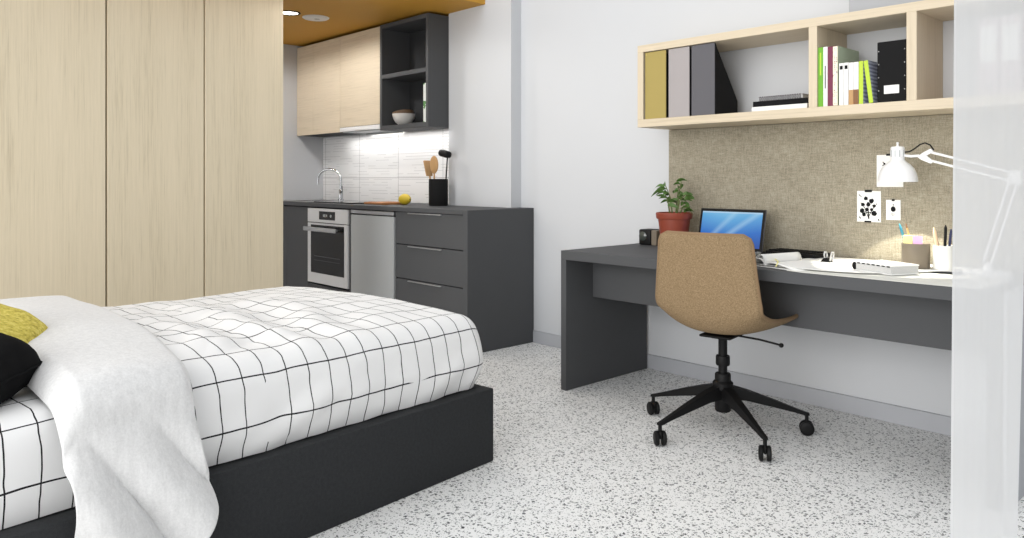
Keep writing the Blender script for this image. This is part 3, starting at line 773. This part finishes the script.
bouquet += [blob(.22, .36, .10, 8), blob(.72, .28, .11, 8), blob(.3, .24, .09, 8), blob(.62, .40, .07), blob(.42, .40, .08)]
bouquet += [stroke(.16, .62, .32, .44, .025), stroke(.84, .6, .68, .42, .025), stroke(.08, .88, .2, .80, .03), stroke(.1, .16, .16, .1, .05), stroke(.9, .1, .94, .04, .06)]
card('white card with a dense black ink plant drawing, leftmost on the pinboard', -1.492, -1.386, .903, 1.045, bouquet, ((.48, 1.0, .032, .011), (.46, .01, .03, .008)))
emblem = [blob(.5, .54, .17, 14, .1), stroke(.36, .30, .64, .30, .03), stroke(.40, .22, .6, .22, .02), stroke(.5, .8, .5, .7, .05), stroke(.1, .86, .16, .8, .03)]
card('small white card with a round dark emblem, right of the plant card', -1.363, -1.301, .916, 1.006, emblem, ((.5, .99, .012, .008),))
sprig = [blob(.34, .62, .055), blob(.30, .72, .04), stroke(.24, .78, .42, .58, .03), stroke(.36, .66, .56, .74, .03), blob(.42, .70, .035), stroke(.42, .68, .33, .5, .03), stroke(.22, .66, .34, .72, .03)]
card('white card with a small ink sprig, half hidden by the lamp shade', -1.404, -1.290, 1.064, 1.209, sprig, ((.5, 1.0, .03, .009),))

# ------------------------------------------------------------------ desk lamp
LY = 3.35
lp = thing('desk_lamp', 'white articulated desk lamp, lit, its head in front of the pinboard', 'lamp', (-.90, LY, ZD))
part(lp, 'base', B().lathe([(0, 0), (.085, 0), (.085, .012), (.078, .018), (.02, .022), (.014, .05), (0, .05)], (-.90, LY, ZD), 36), 'white')
E1 = Vector((-.902, LY, ZD+.05)); E2 = Vector((-.812, LY, 1.105)); E3 = Vector((-1.148, LY, 1.196))
la = B(); off = Vector((.013, 0, -.004))
for s in (-1, 1): la.tube([E1+off*s, E2+off*s], .005, 8)
part(lp, 'lower_arm', la, 'white')
ua = B(); offu = Vector((.004, 0, .016))
for s in (-1, 1): ua.tube([E2+offu*s, E3+offu*s+Vector((.03, 0, 0))], .005, 8)
part(lp, 'upper_arm', ua, 'white')
part(lp, 'elbow', B().box(E2.x-.022, E2.x+.022, LY-.008, LY+.008, E2.z-.028, E2.z+.028, .006, seg=2), 'white')
kn = B().prism([(E3.x-.006, E3.z-.006), (E3.x+.012, E3.z+.010), (E3.x+.045, E3.z+.028), (E3.x+.055, E3.z+.014), (E3.x+.028, E3.z), (E3.x+.055, E3.z-.024), (E3.x+.045, E3.z-.034), (E3.x+.010, E3.z-.018)], LY-.006, LY+.006, 1, .002)
part(lp, 'knuckle', kn, 'white')
HC = Vector((-1.232, LY, 1.088))
part(lp, 'head_bracket', B().tube([E3, (E3.x-.03, LY, E3.z-.002), (HC.x+.024, LY, HC.z+.110)], .0055, 8), 'white')
sh = part(lp, 'shade', B().lathe([(.0765, 0), (.0755, .014), (.071, .034), (.062, .056), (.048, .072), (.035, .083), (.028, .090), (.026, .088), (.033, .080), (.046, .069), (.059, .053), (.068, .033), (.0725, .014), (.0735, .001)], HC, 40), 'white')
part(lp, 'socket_cap', B().lathe([(0, .086), (.027, .088), (.027, .142), (.024, .147), (.005, .149), (.004, .158), (.006, .162), (.004, .166), (0, .166)], HC, 28), 'white')
sl = B()
for k in range(10):
    a = 2*math.pi*k/10; sl.box(-.0016, .0016, -.0008, .0008, .104, .132, 0, Matrix.Translation(HC) @ Matrix.Rotation(a, 4, 'Z') @ Matrix.Translation((0, -.0272, 0)))
part(lp, 'vent_slots', sl, 'silverlam')
part(lp, 'bulb', B().ball(HC+Vector((0, 0, .045)), .024, .024, .03), 'bulb')
cdp = [(-1.206, LY+.008, 1.212), (-1.188, LY+.01, 1.214), (-1.168, LY+.01, 1.226), (-1.148, LY+.01, 1.242), (-1.128, LY+.008, 1.248), (-1.108, LY+.006, 1.238), (-1.094, LY+.004, 1.218)]
part(lp, 'cord', B().tube(cdp, .003, 8), 'black')

# ------------------------------------------------------------------ things on the desk
ZP = ZD+.0005
# pale mat added as the lamplit strip of desktop, big sheet
mb = B().prism([(-1.50, 2.915), (-1.42, 2.898), (-.80, 2.896), (-.79, 3.25), (-1.40, 3.25), (-1.50, 3.20)], ZP, ZP+.0022, 2, .0008)
single('lamplit_strip_mat', mb, 'lit_mat', 'added pale mat painting the lamplit front strip of the desk under the paper sheet', 'desk mat', (-1.1, 3.1, ZP))
outline = [(-1.74, 3.02), (-1.66, 2.972), (-1.5, 2.952), (-1.36, 2.955), (-1.24, 2.985), (-1.165, 3.05), (-1.11, 3.16), (-1.06, 3.26), (-1.03, 3.29), (-1.0, 3.30)]
b = B(); b.uv = None
def sheet_fn(u, v):
    k = u*(len(outline)-1); i = min(int(k), len(outline)-2); f = k-i
    fx = outline[i][0]*(1-f)+outline[i+1][0]*f; fy = outline[i][1]*(1-f)+outline[i+1][1]*f
    by_ = 3.56; bx_ = -1.62+u*(.62)
    x = fx+(bx_-fx)*v; y = fy+(by_-fy)*v
    lift = .007*max(0, 1-v/.06)**1.5
    return Vector((x, y, ZP+.0036+lift))
b.sheet(sheet_fn, 60, 40)
single('drawing_sheet', b, 'paper', 'large sheet of white drawing paper lying under the notebook and cups', 'paper', (-1.2, 3.3, ZP+.003), thick=.0012, off=0)
ZQ = ZP+.0045

# open book with lifted pages
ob = thing('open_book', 'open white book with curling pages in front of the laptop', 'book', (-1.590, 3.080, ZP), R(-14))
OM = WM[ob]
part(ob, 'cover', B().box(-.20, .17, -.12, .12, 0, .003, .001, OM), 'paper')
def pages(sgn, w, hgt, curl=0):
    def f(u, v):
        x = u*w; z = .004+hgt*math.sin(math.pi*min(1, u*1.15)**.55)*(1-.25*u) + curl*u**3*(1-.5*v)
        return OM @ Vector((sgn*x-.01, -.115+.23*v, max(.0035, z)))
    return B().sheet(f, 24, 8)
part(ob, 'left_pages', pages(-1, .185, .032), 'paper', thick=.003, off=0)
part(ob, 'right_pages', pages(1, .17, .018), 'paper', thick=.003, off=0)
part(ob, 'lifted_page', pages(-1, .10, .050, .0), 'paper', thick=.0012, off=0)
part(ob, 'ribbon', B().tube([OM @ Vector(p) for p in ((-.01, -.05, .03), (.04, -.09, .026), (.07, -.135, .012))], .003, 6), 'ynote')

# black keyboard tray and clip at the foot of the board
kb = thing('keyboard', 'low black keyboard behind the open book at the foot of the pinboard', 'keyboard', (-1.69, 3.49, ZP))
KM = Matrix.Translation((-1.685, 3.49, ZQ)) @ Matrix.Rotation(R(-6), 4, 'Z')
part(kb, 'case', B().box(-.19, .075, -.07, .06, 0, .02, .004, KM), 'black')
kk = B()
for r_ in range(4):
    for q in range(9): kk.box(-.18+q*.0262, -.158+q*.0262, -.058+r_*.028, -.036+r_*.028, .02, .025, .002, KM)
part(kb, 'keys', kk, 'matblack')
cl = thing('binder_clip', 'black binder clip with two silver loop handles beside the keyboard', 'clip', (-1.50, 3.33, ZQ))
part(cl, 'clip_body', B().prism([(-1.545, ZQ), (-1.50, ZQ), (-1.515, ZQ+.018), (-1.53, ZQ+.018)], 3.31, 3.34, 1, .001), 'black')
for dx, tl in ((-.002, -.004), (.016, .008)):
    x = -1.522+dx
    loop = [(x+tl*.3, 3.316, ZQ+.006), (x+tl, 3.312, ZQ+.032), (x+tl*1.2, 3.320, ZQ+.044), (x+tl*1.2, 3.332, ZQ+.044), (x+tl, 3.340, ZQ+.032), (x+tl*.3, 3.336, ZQ+.006)]
    part(cl, 'handle', B().tube(loop, .0038, 8), 'steel')

# notebook on the sheet
nb = thing('notebook', 'thick grey-edged notebook with a black elastic end, lying on the paper', 'notebook', (-1.195, 3.125, ZQ), R(-24))
NM = WM[nb]
part(nb, 'cover', B().box(-.092, .092, -.065, .075, 0, .004, .001, NM).box(-.092, .092, -.065, .075, .032, .037, .001, NM), 'paper')
part(nb, 'pages', B().box(-.088, .090, -.062, .072, .004, .032, 0, NM), 'pages')
dd = B()
for k in range(7): dd.box(-.078+k*.025, -.064+k*.025, -.0665, -.0645, .0295, .0340, 0, NM)
part(nb, 'stitching', dd, 'ink')
part(nb, 'rolled_end', B().tube([NM @ Vector((-.103, -.055, .017)), NM @ Vector((-.103, .05, .017))], [.0155, .0155], 16), 'matblack')

# cups and pencils
def cup(name, label, x, y, r, h, mat, ribs=False):
    t = thing(name, label, 'pencil cup', (x, y, ZQ))
    n = 48; prof = [(0, 0), (r*.97, 0), (r, .004), (r, h), (r-.004, h), (r-.004, .008), (0, .008)]
    b = B()
    if ribs:
        rings = []
        for (q, z) in prof:
            rings.append([Vector((x+max(q, 1e-4)*(1+(.025 if (k % 2 and q > r*.9) else 0))*math.cos(2*math.pi*k/n), y+max(q, 1e-4)*(1+(.025 if (k % 2 and q > r*.9) else 0))*math.sin(2*math.pi*k/n), ZQ+z)) for k in range(n)])
        b.rings(rings)
    else: b.lathe(prof, (x, y, ZQ), n)
    part(t, 'body', b, mat)
    if not ribs: part(t, 'stitched_rim', B().lathe([(r, h-.008), (r+.0012, h-.006), (r+.0012, h-.003), (r, h-.001)], (x, y, ZQ), n), 'taupe')
cup('pencil_cup', 'taupe leather pencil cup holding sticky notes', -1.168, 3.37, .053, .102, 'taupe')
cup('pencil_cup', 'white ribbed pencil cup next to the sheer curtain', -1.068, 3.38, .036, .098, 'ribbed', True)
def pencil(name, label, cat, p0, p1, r, mat, tipmat, tip=.02):
    p0, p1 = Vector(p0), Vector(p1); d = (p1-p0).normalized(); L = (p1-p0).length
    t = thing(name, label, cat, tuple(p0))
    part(t, 'shaft', B().tube([p0, p1-d*tip], r, 8), mat)
    part(t, 'tip', B().tube([p1-d*tip, p1-d*tip*.3, p1], [r, r*.55, r*.2], 8), tipmat)
zc = ZQ+.012
pencil('pencil', 'teal pencil leaning left in the taupe cup', 'pencil', (-1.175, 3.355, zc), (-1.226, 3.35, .915), .0055, 'teal', 'teal')
pencil('pencil', 'natural wood pencil leaning in the taupe cup', 'pencil', (-1.160, 3.36, zc), (-1.200, 3.35, .916), .0042, 'orange', 'brown')
single('sticky_note', B().box(-1.206, -1.170, 3.338, 3.342, ZQ+.05, .868, .0006), 'ynote', 'pale yellow sticky note pad standing in the taupe cup', 'sticky notes', (-1.188, 3.34, ZQ+.05))
single('sticky_note', B().box(-1.168, -1.132, 3.338, 3.342, ZQ+.05, .866, .0006), 'pnote', 'pink sticky note pad standing in the taupe cup', 'sticky notes', (-1.15, 3.34, ZQ+.05))
pencil('paint_brush', 'pale wooden brush leaning left in the white cup', 'brush', (-1.070, 3.37, zc), (-1.098, 3.365, .903), .0075, 'brush', 'brush')
pencil('pen', 'black pen standing tallest in the white cup', 'pen', (-1.062, 3.375, zc), (-1.055, 3.37, .915), .0055, 'black', 'black', .012)
pencil('pen', 'navy blue pen at the right of the white cup', 'pen', (-1.052, 3.38, zc), (-1.036, 3.375, .900), .005, 'navy', 'navy', .012)

# laptop
lt = thing('laptop', 'open dark laptop with a blue desktop picture, partly behind the chair', 'laptop', (-2.055, 3.40, ZP))
part(lt, 'base', B().box(-2.256, -1.892, 3.19, 3.425, ZP, ZP+.016, .004, seg=2), 'silverlam')
kk = B()
for r_ in range(5):
    for q in range(14): kk.box(-2.240+q*.0243, -2.220+q*.0243, 3.30+r_*.022, 3.318+r_*.022, ZP+.016, ZP+.018, .001)
part(lt, 'keys', kk, 'black')
LM = Matrix.Translation((-2.074, 3.425, ZP+.014)) @ Matrix.Rotation(R(-12), 4, 'X')
lid = part(lt, 'lid', B().box(-.186, .186, -.004, .006, 0, .210, .004, LM, 2), 'midgrey')
part(lid, 'bezel', B().box(-.184, .184, -.0055, -.0038, .002, .208, .001, LM), 'black')
part(lid, 'display', B().sheet(lambda u, v: LM @ Vector((-.171+.342*u, -.0062, .014+.180*v)), 1, 1), 'screen', smooth=False)

# plant
pp = thing('potted_plant', 'leafy green plant in a terracotta pot behind the chair', 'plant', (-2.385, 3.40, ZP))
PC = (-2.385, 3.40, ZP)
part(pp, 'pot', B().lathe([(0, 0), (.062, 0), (.066, .006), (.085, .160), (.092, .160), (.095, .166), (.097, .190), (.093, .194), (.087, .194), (.085, .165), (0, .165)], PC, 40), 'terracotta')
part(pp, 'soil', B().lathe([(0, .166), (.084, .166), (.084, .178), (.05, .183), (0, .185)], PC, 24), 'soil')
sb = B(); lb = B(); rng = random.Random(11)
z0 = ZP+.175
def leaf(p, d, L, W, droop):
    d = Vector(d).normalized(); side = d.cross(Vector((0, 0, 1))).normalized(); n = side.cross(d)
    roll = rng.choice((-1, 1))*rng.uniform(.5, 1.2); side, n = side*math.cos(roll)+n*math.sin(roll), n*math.cos(roll)-side*math.sin(roll)
    def f(u, v):
        w = W*math.sin(math.pi*min(1, u*.96+.03))**.75*(1-.25*u); s = (v-.5)*2
        q = Vector(p)+d*L*u + side*s*w*.5 + n*(.10*L*math.sin(math.pi*u)+abs(s)*w*.14) - Vector((0, 0, droop*L*u*u))
        return q
    lb.sheet(f, 8, 4)
stems = [((-.01, 0), (-.045, .0, .16)), ((.012, .01), (.02, .01, .185)), ((-.02, -.01), (-.02, -.02, .125)), ((.02, -.01), (.072, -.01, .125)), ((.03, 0), (.065, .0, .05)), ((-.005, .02), (-.01, .04, .15))]
for (ox, oy), (dx, dy, dz) in stems:
    a = Vector((PC[0]+ox, PC[1]+oy, z0)); e = a+Vector((dx, dy, dz)); md = (a+e)/2+Vector((dx*-.15, 0, .02))
    sb.tube([a, md, e], [.004, .003, .002], 6)
    for q in range(6):
        t_ = .45+.55*q/5; p = a.lerp(e, t_)
        ang = rng.uniform(0, 2*math.pi); vx = math.cos(ang)+(dx*9); vy = math.sin(ang)*.7
        leaf(p, (vx, vy, rng.uniform(.05, .6)), rng.uniform(.048, .072), rng.uniform(.021, .031), rng.uniform(.1, .6))
leaf((PC[0]+.06, 3.39, z0+.115), (1, -.15, .25), .085, .026, .45); leaf((PC[0]-.055, 3.39, z0+.155), (-1, -.1, .35), .075, .026, .6)
leaf((PC[0]-.055, 3.39, z0+.14), (-1, -.2, .1), .08, .026, .6); leaf((PC[0]+.02, 3.39, z0+.185), (1, -.1, .15), .085, .026, .2)
part(pp, 'stems', sb, 'stem'); part(pp, 'foliage', lb, 'leaf', angle=180)

# small black clock radio beside the plant
cr = thing('clock_radio', 'small black desk radio with a glossy dial, left of the plant pot', 'radio', (-2.63, 3.50, ZP))
part(cr, 'case', B().box(-2.672, -2.590, 3.465, 3.56, ZP, ZP+.088, .008, seg=2), 'black')
part(cr, 'dial', B().lathe([(0, 0), (.026, 0), (.026, .004), (.022, .007), (0, .008)], n=24, mtx=Matrix.Translation((-2.640, 3.465, ZP+.05)) @ Matrix.Rotation(R(90), 4, 'X')), 'dialm')
part(cr, 'side_panel', B().box(-2.589, -2.552, 3.470, 3.555, ZP, ZP+.085, .003), 'taupe')

# ------------------------------------------------------------------ swivel chair
CO = (-1.80, 2.927, 0)
fx, fy = -.150, .9887
crz = math.atan2(fy, fx)-math.pi/2
ch = thing('swivel_chair', 'tan upholstered swivel chair on a black five-star base in front of the desk', 'chair', CO, crz)
CM = WM[ch]
prof = [(-.232, .873), (-.226, .80), (-.220, .72), (-.213, .65), (-.203, .58), (-.183, .515), (-.14, .466), (-.075, .446), (.0, .440), (.07, .441), (.14, .446), (.19, .450), (.232, .452), (.255, .450)]
def catmull(P, t):
    n = len(P)-1; k = min(int(t*n), n-1); f = t*n-k
    p = [Vector(P[max(0, min(n, k+i-1))]) for i in range(4)]
    return .5*((2*p[1])+(-p[0]+p[2])*f+(2*p[0]-5*p[1]+4*p[2]-p[3])*f*f+(-p[0]+3*p[1]-3*p[2]+p[3])*f**3)
def shell_pt(u, v, lift=0):
    q = catmull([(a, b_) for a, b_ in prof], u); q2 = catmull([(a, b_) for a, b_ in prof], min(1, u+.01)); q1 = catmull([(a, b_) for a, b_ in prof], max(0, u-.01))
    tg = (q2-q1).normalized(); nrm = Vector((tg.y, -tg.x))       # toward the sitter
    if nrm.x < 0 and u < .4: nrm = -nrm
    if u >= .4 and nrm.y < 0: nrm = -nrm
    s = 2*v-1
    hw = .198+.030*min(1, u/.3) + .040*max(0, min(1, (u-.45)/.25))
    # rounded corners at the top of the back and the seat front
    c0 = .05
    d = u*1.15                                                    # arc length from the top edge
    if d < c0: hw -= c0-math.sqrt(max(0, c0*c0-(c0-d)**2))
    d = (1-u)*1.15
    if d < .08: hw -= .08-math.sqrt(max(0, .08*.08-(.08-d)**2))
    sm = lambda a_, b_, x_: (lambda k_: k_*k_*(3-2*k_))(max(0, min(1, (x_-a_)/(b_-a_))))
    wf = .026*(1-.5*sm(.25, .5, u)); wu = .072*sm(.27, .48, u) - .012*sm(.7, 1, u)
    k2 = abs(s)**2.4
    y, z = q.x+wf*k2, q.y+wu*k2
    return CM @ Vector((s*hw+.005, y+nrm.x*lift, z+nrm.y*lift))
b = B().sheet(lambda u, v: shell_pt(.003+u*.994, v), 60, 28)
sh = part(ch, 'seat_shell', b, 'tan', thick=.016, off=0, angle=180)
edge = [shell_pt(.003, v/20) for v in range(21)] + [shell_pt(.003+.994*u/50, 1) for u in range(1, 51)] + [shell_pt(.997, 1-v/20) for v in range(1, 21)] + [shell_pt(.997-.994*u/50, 0) for u in range(1, 51)]
part(sh, 'piping', B().tube(edge, .0088, 8), 'piping')
part(ch, 'mechanism', B().box(-.07, .07, -.09, .11, .420, .4305, .003, CM).box(-.035, .035, -.05, .06, .410, .421, .004, CM), 'black')
part(ch, 'lever', B().tube([CM @ Vector(p) for p in ((.05, .03, .420), (.15, .035, .414), (.235, .04, .402))], .0045, 8).ball(CM @ Vector((.240, .04, .401)), .010, seg=12, rings=8), 'black')
part(ch, 'gas_column', B().lathe([(0, .24), (.019, .24), (.019, .325), (.019, .40), (.024, .415), (0, .415)], CO, 24), 'black')
part(ch, 'collar', B().lathe([(.017, .290), (.028, .290), (.030, .296), (.030, .326), (.028, .332), (.017, .332)], CO, 24), 'black')
part(ch, 'hub', B().lathe([(0, .090), (.030, .090), (.034, .096), (.036, .185), (.044, .19), (.044, .215), (.034, .225), (.034, .25), (.030, .256), (0, .256)], CO, 28), 'black')
e0 = math.atan2(.924, -.38)
for k in range(5):
    a = e0+k*2*math.pi/5; d = Vector((math.cos(a), math.sin(a), 0)); n = Vector((-d.y, d.x, 0)); o = Vector(CO)
    rr = []
    for (q, w, z1_, z0_) in ((.02, .024, .207, .150), (.10, .021, .186, .142), (.20, .017, .152, .120), (.30, .012, .115, .097), (.345, .010, .099, .084), (.362, .009, .094, .084)):
        c_ = o+d*q
        rr.append([c_+n*w+Vector((0, 0, z0_)), c_+n*w*.8+Vector((0, 0, z1_)), c_-n*w*.8+Vector((0, 0, z1_)), c_-n*w+Vector((0, 0, z0_))])
    leg = part(ch, 'leg', B().rings(rr), 'black')
    # caster: swivel direction differs a little from leg to leg
    sw = [1.9, 2.6, 2.45, 2.15, .55][k]; cdir = Vector((math.cos(sw), math.sin(sw), 0)); cn = Vector((-cdir.y, cdir.x, 0))
    p = o+d*.352
    cs = part(leg, 'caster', B().tube([p+Vector((0, 0, .094)), p+Vector((0, 0, .050))], .008, 10).box(-.02, .02, -.006, .006, .03, .06, .004, Matrix.Translation(p) @ Matrix.Rotation(sw, 4, 'Z')), 'black')
    ax = p+Vector((0, 0, .030))
    for s in (-1, 1):
        wb = B(); rr = []
        for (off_, r_) in ((.0065, .018), (.0075, .028), (.010, .0298), (.019, .0298), (.023, .026), (.0245, .014)):
            ctr = ax+cn*s*off_
            rr.append([ctr+(cdir*math.cos(2*math.pi*i/24)+Vector((0, 0, 1))*math.sin(2*math.pi*i/24))*r_ for i in range(24)])
        wb.rings(rr); bmesh.ops.recalc_face_normals(wb.bm, faces=wb.bm.faces)
        # wheels stay inside the caster mesh's leg as parts of it
        part(leg, 'wheel', wb, 'black')

# ------------------------------------------------------------------ sheer curtain in the foreground
CX = -.5
ct = thing('sheer_curtain', 'white sheer curtain panel hanging in front of the right end of the desk', 'curtain', (CX, 1.85, 0))
def cur(u, v):
    z = .012+2.40*v
    yl = 1.612+.019*z; yr = 2.05+.10*z
    y = yl+(yr-yl)*u
    x = CX + .0035*math.sin(u*21+.6*math.sin(z*1.1))*(1-.3*v)
    return Vector((x, y, z))
part(ct, 'fabric', B().sheet(cur, 90, 40), 'sheer')
part(ct, 'rail', B().tube([(CX, 1.50, 2.43), (CX, 3.598, 2.43)], .012, 12), 'white')

# ------------------------------------------------------------------ light
w = bpy.data.worlds.new('World'); scene.world = w; w.use_nodes = True
wt_ = w.node_tree; bg = wt_.nodes['Background']; bg.inputs[0].default_value = (.975, .988, 1, 1)
tc = wt_.nodes.new('ShaderNodeTexCoord'); sx = wt_.nodes.new('ShaderNodeSeparateXYZ'); wt_.links.new(tc.outputs['Generated'], sx.inputs[0])
def wmath(op, a, b):
    nd = wt_.nodes.new('ShaderNodeMath'); nd.operation = op
    for i, x in enumerate((a, b)):
        if isinstance(x, bpy.types.NodeSocket): wt_.links.new(x, nd.inputs[i])
        else: nd.inputs[i].default_value = x
    return nd.outputs[0]
up_ = wmath('MULTIPLY', wmath('MAXIMUM', sx.outputs[2], 0), .95)          # brighter towards the zenith
fr_ = wmath('MULTIPLY', wmath('MAXIMUM', wmath('MULTIPLY', sx.outputs[1], -1), 0), .50)   # and on the side opposite the desk wall
wt_.links.new(wmath('ADD', wmath('ADD', up_, fr_), .24), bg.inputs[1])
def light(name, kind, loc, energy, color=(1, 1, 1), **kw):
    l = bpy.data.lights.new(name, kind); l.energy = energy; l.color = color
    for k, v in kw.items(): setattr(l, k, v)
    o = bpy.data.objects.new(name, l); o.location = loc; COL.objects.link(o); return o
sun = light('daylight', 'SUN', (0, -3, 5), 1.0, (1, .985, .965), angle=R(40))
sun.rotation_euler = Vector((-.08, .95, -.14)).to_track_quat('-Z', 'Y').to_euler()
sp = light('desk_lamp_light', 'SPOT', tuple(HC+Vector((0, 0, -.004))), 15, (1, .95, .80), spot_size=R(92), spot_blend=.06, shadow_soft_size=.012)
ua = light('under_cabinet_glow', 'AREA', (-5.25, 3.46, 1.477), 3.6, (1, .985, .96), shape='RECTANGLE', size=1.5, size_y=.06)
dlm = light('downlight_and_fill', 'SPOT', (-5.235, 2.62, ZC-.02), 28, (1, .975, .94), spot_size=R(172), spot_blend=.3, shadow_soft_size=.05)
soffit_fill_left = light('downlight_and_fill', 'SPOT', (-5.98, 2.45, ZC-.02), 20, (1, .98, .96), spot_size=R(174), spot_blend=.3, shadow_soft_size=.08)  # added fill spot without a fitting, brightens the kitchen's left wall
soffit_fill_right = light('downlight_and_fill', 'SPOT', (-4.22, 2.58, ZC-.02), 12, (1, .97, .92), spot_size=R(172), spot_blend=.3, shadow_soft_size=.08)  # added fill without a fitting, lifts the column and splashback

front_fill = light('front_fill_light', 'AREA', (-1.7, -1.55, 1.25), 85, (1, .99, .97), shape='RECTANGLE', size=5.5, size_y=2.45)  # added area fill brightening faces turned to the front; no window is modelled
front_fill.rotation_euler = Vector((0, 1, 0)).to_track_quat('-Z', 'Z').to_euler()

# ------------------------------------------------------------------ camera
cam = bpy.data.cameras.new('camera'); co = bpy.data.objects.new('camera', cam); COL.objects.link(co)
cam.sensor_width = 36; cam.lens = 36*760/1024; cam.shift_x = 0; cam.shift_y = -90/1024
cam.clip_start = .02
co.location = (0, 0, 1.1)
fwd = Vector((-.7325, .6808, 0)); co.rotation_euler = fwd.to_track_quat('-Z', 'Y').to_euler()
scene.camera = co
vs = scene.view_settings
vs.view_transform = 'Standard'; vs.look = 'None'; vs.gamma = 1; vs.exposure = 0; vs.use_curve_mapping = False
scene.cycles.use_denoising = True
